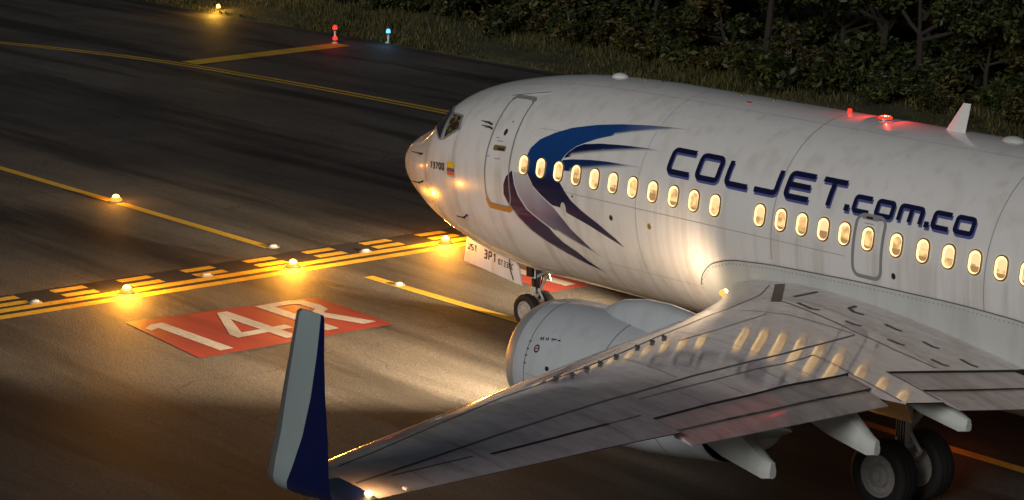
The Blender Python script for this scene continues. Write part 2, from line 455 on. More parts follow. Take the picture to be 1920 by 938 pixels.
GLY = {  # paths on a 0..1 x 0..1 box: (points, closed)
 'C': [([(1, 1), (0, 1), (0, 0), (1, 0)], 0)], 'O': [([(0, 0), (1, 0), (1, 1), (0, 1)], 1)],
 'L': [([(0, 1), (0, 0), (1, 0)], 0)], 'J': [([(1, 1), (1, 0), (0, 0)], 0)],
 'E': [([(1, 1), (0, 1), (0, 0), (1, 0)], 0), ([('e', .5), (.95, .5)], 0)],
 'T': [([(0, 1), (1, 1)], 0), ([(.5, 't'), (.5, -.06)], 0)],
 'm': [([(0, -.06), (0, 1), (1, 1), (1, -.06)], 0), ([(.5, 't'), (.5, -.06)], 0)],
 'S': [([(1, 1), (0, 1), (0, .5), (1, .5), (1, 0), (0, 0)], 0)], 'P': [([(0, -.06), (0, 1), (1, 1), (1, .45), ('e', .45)], 0)],
 '1': [([(.1, .75), (.55, 1), (.55, -.06)], 0)], '3': [([(0, 1), (1, 1), (1, 0), (0, 0)], 0), ([(.15, .5), ('E', .5)], 0)],
 '7': [([(0, 1), (1, 1), (.35, -.06)], 0)], '0': [([(0, 0), (1, 0), (1, 1), (0, 1)], 1)],
}
def glyph(ch, x, y, wd, h, st, fr=.22):
    """ribbons of one character; x,y = lower left of its box, all in surface metres; returns V,F"""
    V, F = [], []
    def put(v, f):
        n = len(V); V.extend(v); F.extend([tuple(k + n for k in q) for q in f])
    if ch == '.':
        v = [(x, y), (x + st*1.15, y), (x + st*1.15, y + st*1.15), (x, y + st*1.15)]; put([np.array(k) for k in v], [(0, 1, 2, 3)]); return V, F
    x += st/2; y += st/2; wd -= st; h -= st
    for pts, cl in GLY[ch]:
        q = []
        for a, b in pts:
            X = x + st/2 + .002 if a == 'e' else (x + wd - st/2 - .002 if a == 'E' else x + a*wd)
            Y = y + h - st/2 - .002 if b == 't' else y + b*h
            q.append((X, Y))
        if len(q) > 2: q = fillet(q, fr*min(wd, h), 4, bool(cl))
        put(*strip(q, st, bool(cl), .08))
    return V, F

# ------------------------------------------------------------------ setting
GX0, GX1, GY0, GY1 = -260, 160, -160, 23.8
tar = mk('tarmac', [(GX0, GY0, 0), (GX1, GY0, 0), (GX1, GY1, 0), (GX0, GY1, 0)], [(0, 1, 2, 3)], M['asphalt'], kind='structure')
tar['label'] = 'dark worn asphalt taxiway with rubber streaks and painted-in shadow bands'
ver = mk('ground', [(-900, -900, -.06), (900, -900, -.06), (900, 900, -.06), (-900, 900, -.06)], [(0, 1, 2, 3)], M['soil'], kind='structure')
ver['label'] = 'dark soil and turf beyond the taxiway'
# verge: a gently uneven bank that starts at the pavement edge
nx, ny = 150, 24
V = []
for i in range(nx):
    for j in range(ny):
        x = -140 + 200 * i / (nx - 1); y = GY1 + .002 + 40 * (j / (ny - 1)) ** 1.6
        z = (.0 if j == 0 else .05 + .10 * math.sin(x * .37 + y * .2) * math.cos(y * .5) + .02 * (y - GY1))
        V.append((x, y, z - .01 if j == 0 else z))
mk('grass_verge', V, grid_faces(nx, ny), M['soil'], smooth=True, kind='structure')['label'] = 'rough grass verge beside the taxiway'

def gmark(name, V2, F, mat, z=.006, label=None):
    o = mk(name, [(a, b, z) for a, b in V2], F, mat, tar)
    if label: o['label'] = label
    return o
def gquad(name, pts, mat, z=.006, label=None): return gmark(name, pts, [tuple(range(len(pts)))], mat, z, label)
# taxi centreline (follows the aeroplane's axis) and runway holding pattern
for a, b, lb in ((-90, -5.45, 'yellow taxi centreline beyond the holding lines'), (-1.65, 60, 'yellow taxi centreline under the aeroplane')):
    gquad('centreline', [(a, -.12), (b, -.12), (b, .13), (a, .13)], M['yellow'], .006, lb)
HX = lambda y, x: x + .045 * (y + 8) * .55
def hold(name, x0, x1, y0, y1, mat, z, lb=None): return gquad(name, [(HX(y0, x0), y0), (HX(y0, x1), y0), (HX(y1, x1), y1), (HX(y1, x0), y1)], mat, z, lb)
hold('border_band', -4.95, -3.25, -40, 22, M['black'], .004, 'black painted background of the holding lines')
hold('hold_line', -3.40, -3.10, -40, 22, M['yellow'], .008, 'solid yellow holding line nearest the aeroplane')
hold('hold_line', -3.90, -3.60, -40, 22, M['yellow'], .008, 'second solid yellow holding line')
y = -38.
while y < 21:
    for x0, x1, sh in ((-4.33, -4.05, 0), (-4.82, -4.54, .0)):
        hold('dash', x0, x1, y + sh, y + sh + .78, M['yellow'], .008)
    y += 1.595
# curved double yellow line and bar
P = [(-75, -14), (-62, -2), (-52, 6.2), (-46, 10.2), (-41.6, 12.5), (-36.4, 14.0), (-32.5, 14.75), (-25, 15.3), (-18.5, 15.45), (-5, 15.6), (20, 15.6), (70, 15.6)]
P = fillet(P, 6, 6)
for d in (-.16, .16):
    v, f = strip(P, .17)
    v = [(q[0], q[1]) for q in v]
    # offset copy
    mid = [((v[2*i][0] + v[2*i+1][0]) / 2, (v[2*i][1] + v[2*i+1][1]) / 2) for i in range(len(v)//2)]
    nr = [((v[2*i][0] - v[2*i+1][0]) / .17, (v[2*i][1] - v[2*i+1][1]) / .17) for i in range(len(v)//2)]
    v2 = []
    for (a, b), (c, e) in zip(mid, nr): v2 += [(a + c*(d+.085), b + e*(d+.085)), (a + c*(d-.085), b + e*(d-.085))]
    gmark('edge_line', v2, f, M['yellow'], .007, 'curved double yellow taxiway edge line')
gquad('stop_bar', [(-33.1, 15.05), (-32.1, 15.05), (-32.9, 22.3), (-33.9, 22.3)], M['yellow'], .010, 'broad yellow bar across the far taxiway')
# instruction panels
def panel(y0, lb):
    d = y0 + 6.6
    q = gquad('instruction_panel', [(-1.37, -6.28 + d), (1.95, -6.64 + d), (2.1, -2.12 + d), (-.76, -2.0 + d)], M['red'], .008, lb)
    def put(name, V2, F): # V2 in (across, up) -> ground
        o = mk(name, [(b, a, .013) for a, b in V2], F, M['wpaint'], tar); return o
    st = .30
    T_ = lambda u, v: (-6.45 + d + u, 1.72 - v)      # u across, v up
    v, f = strip([T_(.22, 2.30), T_(.42, 2.47), T_(.55, 2.47)], .22) ; 
    v1, f1 = strip([T_(.585, 2.58), T_(.585, 0)], st)
    put('digit', list(v1) + [T_(.43, 2.56), T_(.20, 2.38), T_(.20, 2.14), T_(.43, 2.24)], list(f1) + [(4, 5, 6, 7)])
    # 4
    u0 = 1.25
    outer = [T_(u0+.78, 2.58), T_(u0+1.02, 2.58), T_(u0+1.02, .92), T_(u0+1.32, .92), T_(u0+1.32, .62), T_(u0+1.02, .62), T_(u0+1.02, 0), T_(u0+.72, 0), T_(u0+.72, .62), T_(u0, .62), T_(u0, .92)]
    hole = [T_(u0+.72, 1.98), T_(u0+.72, .92), T_(u0+.28, .92)]
    vv, ff = refine([outer, hole], 9, 9); put('digit', vv, ff)
    u0 = 2.95
    outer = [T_(u0, 0), T_(u0, 2.58), T_(u0+.85, 2.58), T_(u0+1.1, 2.35), T_(u0+1.15, 1.85), T_(u0+1.05, 1.45), T_(u0+.82, 1.28), T_(u0+1.22, 0), T_(u0+.88, 0), T_(u0+.52, 1.2), T_(u0+.3, 1.2), T_(u0+.3, 0)]
    hole = [T_(u0+.3, 1.5), T_(u0+.72, 1.5), T_(u0+.85, 1.62), T_(u0+.85, 2.15), T_(u0+.72, 2.28), T_(u0+.3, 2.28)]
    vv, ff = refine([outer, hole], 9, 9); put('letter', vv, ff)
panel(-6.6, 'red painted panel reading 14R in front of the wing')
panel(2.2, 'red painted panel under the aeroplane nose')

# ------------------------------------------------------------------ airliner
AIR = empty('airliner', (13, 0, 0), 'white twin-engine jet airliner with blue swoosh livery and lit cabin windows', 'aeroplane')
xs = np.concatenate([np.linspace(.004, 1, 26)**2 * 2.0, np.linspace(2.1, 8, 44), np.linspace(8.4, 21, 24), np.linspace(21.5, 33, 20)])
NS = 144
ph = np.linspace(0, 2*np.pi, NS, endpoint=False)
XX, PP = np.meshgrid(xs, ph, indexing='ij')
V = fpt(XX, PP).reshape(-1, 3).tolist(); F = [f[::-1] for f in grid_faces(len(xs), NS, True)]
tip = len(V); V.append((0, 0, 2.76)); F += [(k, (k+1) % NS, tip) for k in range(NS)]
tl = len(V); V.append((33.1, 0, 4.55)); b0 = (len(xs)-1)*NS; F += [(b0 + (k+1) % NS, b0 + k, tl) for k in range(NS)]
FUS = mk('fuselage', V, F, M['white'], AIR, True)

def fdec(name, loops, mat, off=.006, dx=.3, ds=.10, **kw):
    v, f = refine(loops, dx, ds)
    return mk(name, on_fuselage(v, off), f, mat, FUS, True, **kw)
def fline(name, P, wd, mat, off=.005, closed=False, step=.12):
    v, f = strip(P, wd, closed, step); return mk(name, on_fuselage(v, off), f, mat, FUS, True)
def S(pts): return [(x, p * RF) for x, p in pts]

# livery swooshes: colour fades and soft edges are in the paint itself
def swoosh(name, pts, colf, soft=None, softw=.12):
    v, f = refine([S(pts)], .05, .025)
    sp = [np.array(q) for q in S(soft)] if soft else None
    cols = []
    for a, b in v:
        c = np.array(colf(a, b / RF)); al = 1.
        if sp:
            p_ = np.array((a, b)); dm = 9.
            for i in range(len(sp)-1):
                d_ = sp[i+1]-sp[i]; t_ = np.clip((p_-sp[i])@d_/(d_@d_), 0, 1); dm = min(dm, np.linalg.norm(p_-sp[i]-d_*t_))
            al = min(1., dm / softw); al = al*al*(3-2*al)
        cols.append((*(np.array(WHITE)*(1-al) + c*al), 1))
    return mk(name, on_fuselage(v, .005), f, M['decal'], FUS, True, cols=cols)
navy = (.006, .011, .055)
def mixv(a, b, t): t = max(0., min(1., t)); return tuple(x*(1-t)+y*t for x, y in zip(a, b))
cres = [(5.86,.273),(5.9,.339),(6.08,.442),(6.42,.537),(6.8,.616),(7.4,.693),(8.01,.747),(8.63,.789),(9.25,.816),(9.85,.834),(9.28,.792),(8.71,.722),(8.33,.672),(7.95,.617),(7.57,.548),(7.31,.489),(7.09,.432),(6.93,.362),(6.83,.293),(6.79,.204),(6.8,.119),(6.85,.046),(6.97,-.018),(7.16,-.092),(7.42,-.153),(7.86,-.239),(8.27,-.337),(8.47,-.407),(8.24,-.37),(7.91,-.32),(7.57,-.27),(7.25,-.233),(7.05,-.211),(6.85,-.173),(6.61,-.167),(6.34,-.103),(6.09,-.032),(5.93,.074),(5.87,.176)]
swoosh('blue_swoosh', cres, lambda x, p: mixv(mixv((.006,.045,.19), (.012,.06,.24), (p-.2)/.4), (.33,.34,.37), (x-8.0)/2.0) if p > .15 else mixv((.006,.04,.16), navy, (.15-p)/.12),
       [(9.85,.834),(9.28,.792),(8.71,.722),(8.33,.672),(7.95,.617)], .06)
swoosh('blue_feather', [(6.86,.297),(6.94,.358),(7.10,.428),(7.28,.470),(7.72,.507),(8.28,.533),(8.85,.551),(9.39,.555),(8.88,.515),(8.46,.478),(7.92,.425),(7.5,.38),(7.07,.328)],
       lambda x, p: mixv(navy, (.012,.03,.12), (x-7.4)/1.5), [(9.39,.555),(8.88,.515),(8.46,.478),(7.92,.425),(7.5,.38),(7.07,.328)], .09)
swoosh('blue_feather', [(6.84,.276),(7.1,.301),(7.55,.328),(8.0,.345),(8.54,.353),(9.11,.366),(8.56,.323),(8.04,.272),(7.6,.228),(7.16,.185),(6.83,.17)],
       lambda x, p: mixv((.008,.025,.11), (.01,.035,.14), (x-7)/2), [(9.11,.366),(8.56,.323),(8.04,.272),(7.6,.228),(7.16,.185)], .10)
Dp = [(5.48,.077),(5.31,0),(5.23,-.071),(5.21,-.163),(5.31,-.234),(5.4,-.29),(5.53,-.362),(5.79,-.46),(6.1,-.541),(6.5,-.619),(6.89,-.69),(7.2,-.74),(7.37,-.758),(7.62,-.795),(7.41,-.726),(7.21,-.665),(7.02,-.587),(6.71,-.515),(6.5,-.437),(6.4,-.386),(6.15,-.332),(5.85,-.259),(5.64,-.15),(5.54,-.052)]
swoosh('indigo_swoosh', Dp, lambda x, p: mixv((.03,.012,.05), (.008,.008,.07), (x-5.4)/1.2), [(5.4,-.29),(5.53,-.362),(5.79,-.46),(6.1,-.541),(6.5,-.619),(6.89,-.69),(7.2,-.74),(7.37,-.758),(7.62,-.795)], .05)
Ep = [(5.53,.061),(5.57,-.051),(5.68,-.146),(5.88,-.250),(6.18,-.321),(6.42,-.374),(6.62,-.412),(6.91,-.462),(7.2,-.505),(7.45,-.535),(7.88,-.617),(7.48,-.509),(7.27,-.43),(7.04,-.351),(6.86,-.271),(6.66,-.192),(6.32,-.110),(6.07,-.035),(5.91,.066)]
swoosh('lilac_swoosh', Ep, lambda x, p: mixv(mixv((.52,.51,.55), (.22,.19,.28), (-p+.02)/.3), (.016,.012,.075), (x-6.2)/1.1), [(6.62,-.412),(6.91,-.462),(7.2,-.505),(7.45,-.535),(7.88,-.617)], .06)

# lettering: one object per character
def letters(spec, y0):
    for ch, x0, x1, y1, st in spec:
        v, f = glyph(ch, x0, y0, x1 - x0, y1 - y0, st)
        sh = [(a[0] + .03, a[1] - .042) for a in v]
        n = len(v)
        Vv = np.concatenate([on_fuselage(sh, .006), on_fuselage(v, .011)])
        mk('letter', Vv, list(f) + [tuple(k + n for k in q) for q in f], [M['lilac'], M['navy']], FUS, True, [0]*len(f) + [1]*len(f))
yb, yt1, yt2 = .352*RF, .620*RF, .520*RF
letters([('C',9.53,10.15,yt1,.096),('O',10.24,10.83,yt1,.096),('L',10.96,11.57,yt1,.096),('J',11.64,12.23,yt1,.096),('E',12.36,12.98,yt1,.096),('T',13.07,13.68,yt1,.096),('.',13.73,13.85,yt2,.095),
         ('C',13.89,14.30,yt2,.08),('O',14.37,14.77,yt2,.08),('m',14.85,15.37,yt2,.08),('.',15.42,15.5,yt2,.085),('C',15.55,15.95,yt2,.08),('O',16.0,16.41,yt2,.08)], yb)

# cabin windows
WX = [5.81,6.30,6.79,7.28,7.78,8.28,8.80,9.32,9.85,10.36,10.88,11.95,12.44,12.92,13.40,13.865,14.37,14.97,15.52,16.04,16.56,17.07,17.56] + [18.07 + .508*k for k in range(16)]
yw = .157*RF
for side in (1, -1):
    for x in (WX if side == 1 else WX[::1]):
        if side == -1 and x > 30: continue
        o_ = rrect(x-.142, x+.142, yw-.205, yw+.205, .135, 6); a_ = rrect(x-.116, x+.116, yw-.180, yw+.180, .112, 6)
        i_ = rrect(x-.072, x+.100, yw-.158, yw+.138, .075, 6)
        n = len(o_); pv, pf_ = refine([i_], 1, .03)
        F2 = [(k, (k+1) % n, n+(k+1) % n, n+k) for k in range(n)] + [(n+k, n+(k+1) % n, 2*n+(k+1) % n, 2*n+k) for k in range(n)] + [tuple(q+3*n for q in f) for f in pf_]
        V3 = np.concatenate([on_fuselage(o_, .010), on_fuselage(a_, .024), on_fuselage(i_, .014), on_fuselage(pv, .014)])
        # what shows behind the pane: part-drawn blind above, seat back below
        blind = random.choice((.14, .14, .10, .03, -.02, .06)); seat = random.choice((-.16, -.09, -.05, -.02, -.11))
        mi_ = [0]*n + [1]*n
        for f in pf_:
            cyy = sum(pv[q][1] for q in f)/len(f) - yw
            mi_.append(3 if cyy > blind else (4 if cyy < seat else 2))
        if side == -1: V3[:, 1] *= -1; F2 = [f[::-1] for f in F2]
        mk('cabin_window', V3, F2, [M['wframe'], M['wreveal'], M['cabin'], M['blind'], M['seat']], FUS, True, mi_)

# doors and exits
def S1(x, p): return (x, p*RF)
dl = [S1(4.66,-.20), S1(4.66,-.02), S1(4.67,.2), S1(4.68,.45), S1(4.66,.7), S1(4.62,.86), S1(4.68,.935), S1(5.22,.905), S1(5.32,.86), S1(5.36,.585), S1(5.39,.3), S1(5.39,0), S1(5.41,-.2), S1(5.33,-.275), S1(4.76,-.275)]
fline('entry_door_outline', fillet(dl, .05, 3, True), .035, M['ring'], .008, True)
fline('door_header', [S1(4.62,.905), S1(4.7,.955), S1(5.24,.922), S1(5.33,.875)], .09, M['ring'], .011)
fline('door_sill', [S1(4.66,-.23), S1(4.74,-.300), S1(5.32,-.302), S1(5.42,-.27)], .085, M['gold'], .011)
fdec('door_porthole', [ellipse(5.05, .471*RF, .045, .075)], M['dark'], .009)
fdec('door_handle_recess', [rrect(4.84, 5.20, .258*RF, .318*RF, .03)], M['gold'], .009)
fdec('door_handle', [rrect(4.98, 5.17, .268*RF, .292*RF, .012)], M['metal'], .022)
fdec('vent_hole', [ellipse(5.12, .60*RF, .016, .02, 10)], M['dark'], .008)
fline('rain_gutter', [S1(4.47,.962), S1(5.5,1.031)], .035, M['white'], .03)
for q, wd_ in (((4.88,.40),.06), ((4.98,.365),.09), ((5.0,.17),.09), ((4.72,.185),.06)):
    fdec('door_stencil', [rrect(q[0]-wd_, q[0]+wd_, q[1]*RF-.010, q[1]*RF+.010, .004, 1)], M['softline'], .008)
ex = rrect(14.075, 14.68, -.150*RF, .355*RF, .14, 6)
fline('exit_outline', ex, .055, M['ring'], .0125, True)
fdec('exit_handle', [rrect(14.18, 14.52, .318*RF, .340*RF, .012)], M['ring'], .016)
fdec('exit_handle', [rrect(14.26, 14.40, .325*RF, .345*RF, .012)], M['ink'], .019)
fdec('exit_stencil', [rrect(14.24, 14.44, .282*RF, .289*RF, .004, 1)], M['softline'], .012)
# panel joints
def ribline(x, p0, p1, wd=.016, mat='softline'): fline('panel_joint', [(x, p0*RF), (x, p1*RF)], wd, M[mat], .004)
for x, p0 in ((1.02, -1.4), (3.55, -1.35), (8.9, -1.4), (12.24, -.19), (16.77, -.2), (21.0, -1.4), (25.2, -1.4)): ribline(x, p0, 1.55, .018 if x in (12.24, 16.77) else .010)
for p_, x0, x1 in ((1.22, 4.4, 22), (-.03, 5.5, 13.9), (-.62, 7.8, 10.3), (.56, 5.95, 6.9)): fline('panel_joint', [(x0, p_*RF), (x1, p_*RF)], .009, M['softline'], .004, step=.3)
for x, p_, r_, mt_ in ((6.93,-.179,.075,'fairing'), (8.24,-.158,.045,'ink'), (9.25,-.156,.045,'gold'), (14.95,-.097,.045,'ink'), (7.2,-.05,.02,'ink')):
    fdec('access_port', [ellipse(x, p_*RF, r_, r_*1.5 if r_ > .07 else r_, 18)], M[mt_], .010)
fline('access_panel_edge', rrect(7.33, 7.55, -.96*RF, -.88*RF, .05, 3), .014, M['gold'], .006, True)
# probes
for x, p_ in ((2.03,.188), (1.99,-.249), (3.8,-.486), (4.53,.548), (4.60,.497)):
    a = fpt(x, p_); b = fpt(x, p_, .10)
    mb = MB().tube(a, b, .022, .016, 8); mb.tube(b + np.array([.05,0,0]), b - np.array([.20,0,0]), .016, .010, 8)
    mb.build('pitot_probe', M['ink'], FUS)
# cockpit glazing
def pane(name, pts, mat, side=1, frame=.05):
    P2 = S(pts); v, f = refine([P2], .15, .1); n1 = len(v)
    V3 = on_fuselage(v, .010); lv, lf = strip(P2, frame, True, .12); V4 = on_fuselage(lv, .016)
    VV = np.concatenate([V3, V4]); FFc = list(f) + [tuple(k+n1 for k in q) for q in lf]
    if side == -1: VV[:, 1] *= -1; FFc = [tuple(q)[::-1] for q in FFc]
    mk(name, VV, FFc, [mat, M['ring']], FUS, True, [0]*len(f) + [1]*len(lf))
for sd_ in (1, -1):
    pane('side_window', [(2.93,.735),(3.38,.665),(3.52,.48),(3.05,.345)], M['glasslit'], sd_)
    pane('side_window', [(2.06,.74),(2.48,.98),(2.84,.76),(2.94,.345),(2.84,.355)], M['glass'], sd_)
    pane('windshield', [(2.0,.86),(1.74,1.40),(1.76,1.545),(2.42,1.545),(2.42,1.10)], M['glass'], sd_)
# flag and type number
fx0, fx1 = 3.345, 3.625
for a, b, mt_ in ((.055,-.020,'yellowflag'), (-.022,-.058,'blueflag'), (-.060,-.092,'redflag')):
    fdec('flag_band', [[(fx0, b*RF), (fx1, b*RF), (fx1, a*RF), (fx0, a*RF)]], M[mt_], .008)
fdec('flag_caption', [[(fx0, -.108*RF), (fx1, -.108*RF), (fx1, -.100*RF), (fx0, -.100*RF)]], M['softline'], .008)
for k, ch in enumerate('73700'):
    v, f = glyph(ch, 2.60 + k*.132, -.060*RF, .112, .16, .042); mk('type_numeral', on_fuselage(v, .008), f, M['ink'], FUS)

# roof fittings
def dome(name, x, rx, ry, h, mat):
    z0 = float(fpt(x, math.pi/2)[2]) - .02; V, n = [], 16
    for j in range(5):
        a = j/5*math.pi/2
        for k in range(n):
            t = 2*math.pi*k/n; V.append((x + rx*math.cos(a)*math.cos(t), ry*math.cos(a)*math.sin(t), z0 + h*math.sin(a)))
    V.append((x, 0, z0 + h)); F = grid_faces(5, n, True) + [(4*n+k, 4*n+(k+1) % n, 5*n) for k in range(n)]
    return mk(name, V, F, M[mat], FUS, True)
dome('antenna_dome', 6.4, .20, .14, .10, 'white'); dome('antenna_dome', 15.72, .22, .15, .10, 'fairing')
for x in (7.1, 9.6, 10.4): dome('roof_fitting', x, .05, .04, .05, 'gold')
for x, hgt, ch0, ch1, sw in ((14.3, .52, .42, .16, .36), (20.6, .5, .42, .16, .36)):
    mb = MB(); z0 = 5.33
    V = []
    for t in (0, 1):
        c0 = x + sw*t; cc = ch0 + (ch1-ch0)*t; th = .03*(1-.5*t)
        V += [(c0, 0, z0+hgt*t), (c0+cc*.4, -th, z0+hgt*t), (c0+cc, 0, z0+hgt*t), (c0+cc*.4, th, z0+hgt*t)]
    mb.add(V, [(0,1,5,4), (1,2,6,5), (2,3,7,6), (3,0,4,7), (4,5,6,7)]); mb.build('blade_antenna', M['white'], FUS)
MB().tube((7.55,0,5.33), (7.55,0,5.43), .012).tube((7.47,0,5.42), (7.6,0,5.42), .012).build('roof_probe', M['ink'], FUS)
MB().box((10.15, -.35, 5.33), (.10, .05, .03)).build('roof_stencil', M['redflag'], FUS)
MB().tube((12.2,.0,5.35), (12.2,.0,5.44), .035).build('beacon_stub', M['red_lens'], FUS)

def point(name, loc, col, power, radius=.08):
    l = bpy.data.lights.new(name, 'POINT'); l.color = col; l.energy = power; l.shadow_soft_size = radius
    o = bpy.data.objects.new(name, l); o.location = loc; COL.objects.link(o); return o
def spot(name, loc, target, col, power, ang, blend=.6, radius=.1):
    l = bpy.data.lights.new(name, 'SPOT'); l.color = col; l.energy = power; l.spot_size = R(ang); l.spot_blend = blend; l.shadow_soft_size = radius
    o = bpy.data.objects.new(name, l); o.location = loc
    o.rotation_euler = (Vector(loc) - Vector(target)).to_track_quat('Z', 'Y').to_euler(); COL.objects.link(o); return o

# upper beacon
BX = 13.0
MB().lathe([(0,.135),(.03,.13),(.03,.12)], (BX,0,5.35), 'z', 20).build('beacon_base', M['metal'], FUS)
MB().lathe([(.03,.12),(.05,.118),(.07,.09),(.08,.001)], (BX,0,5.35), 'z', 20, mi=[0,0,1]).build('beacon_lens', [M['red_lens'], M['red_core']], FUS, True)
point('beacon_light', (BX, 0, 5.440), (1, .02, .012), 105, .006)
# lower beacon
MB().lathe([(0,.10),(-.05,.085),(-.10,.06),(-.12,.001)], (14.6,0,1.16), 'z', 20).build('belly_beacon', M['red_lens'], FUS, True)
point('belly_beacon_light', (14.6, 0, .9), (1, .25, .12), 6, .08)

# wing-body fairing
nx, nt_ = 70, 26
V = []
for i in range(nx):
    x = 10.28 + (20.2 - 10.28)*i/(nx-1)
    ztop = np.interp(x, [10.28,10.4,10.68,11.2,12.2,14.1,16.3,17.6,19,20.2], [2.2,2.44,2.71,2.89,2.98,3.05,3.07,3.03,2.6,2.0])
    pt_ = math.asin(max(-1, (ztop - 3.49)/2.22)); pb = -math.pi/2
    e = min(1, (x-10.28)/1.4, (20.2-x)/1.8); e = e*e*(3-2*e)
    for j in range(nt_):
        t = j/(nt_-1); p_ = pt_ + (pb-pt_)*t
        o_ = .012 + e*.30*min(1, t*2.2)**1.5 * (1 - .35*max(0, (t-.5)/.5))
        V.append(fpt(x, p_, o_))
mb = MB(); mb.add(V, grid_faces(nx, nt_)); mb.add([(v[0], -v[1], v[2]) for v in V], [f[::-1] for f in grid_faces(nx, nt_)])
mb.build('wing_root_fairing', M['fairing'], AIR, True)
zt = [(x, math.asin((z-3.49)/2.22)*RF) for x, z in zip([10.3,10.4,10.68,11.2,12.2,14.1,16.3,17.6,19], [2.25,2.44,2.71,2.89,2.98,3.05,3.07,3.03,2.6])]
fline('panel_joint', fillet(zt, .3, 4), .018, M['line'], .020)
pp = []
for (xa, sa), (xb, sb) in zip(zt[:-1], zt[1:]):
    k = int(np.hypot(xb-xa, sb-sa)/.085); pp += [(xa+(xb-xa)*j/k, sa+(sb-sa)*j/k) for j in range(k)]
mb = MB()
for a, b in pp:
    q = on_fuselage([(a-.012,b-.075),(a+.012,b-.075),(a+.012,b-.05),(a-.012,b-.05)], .022); mb.add(q, [(0,1,2,3)])
mb.build('rivet_row', M['softline'], FUS, kind='stuff')

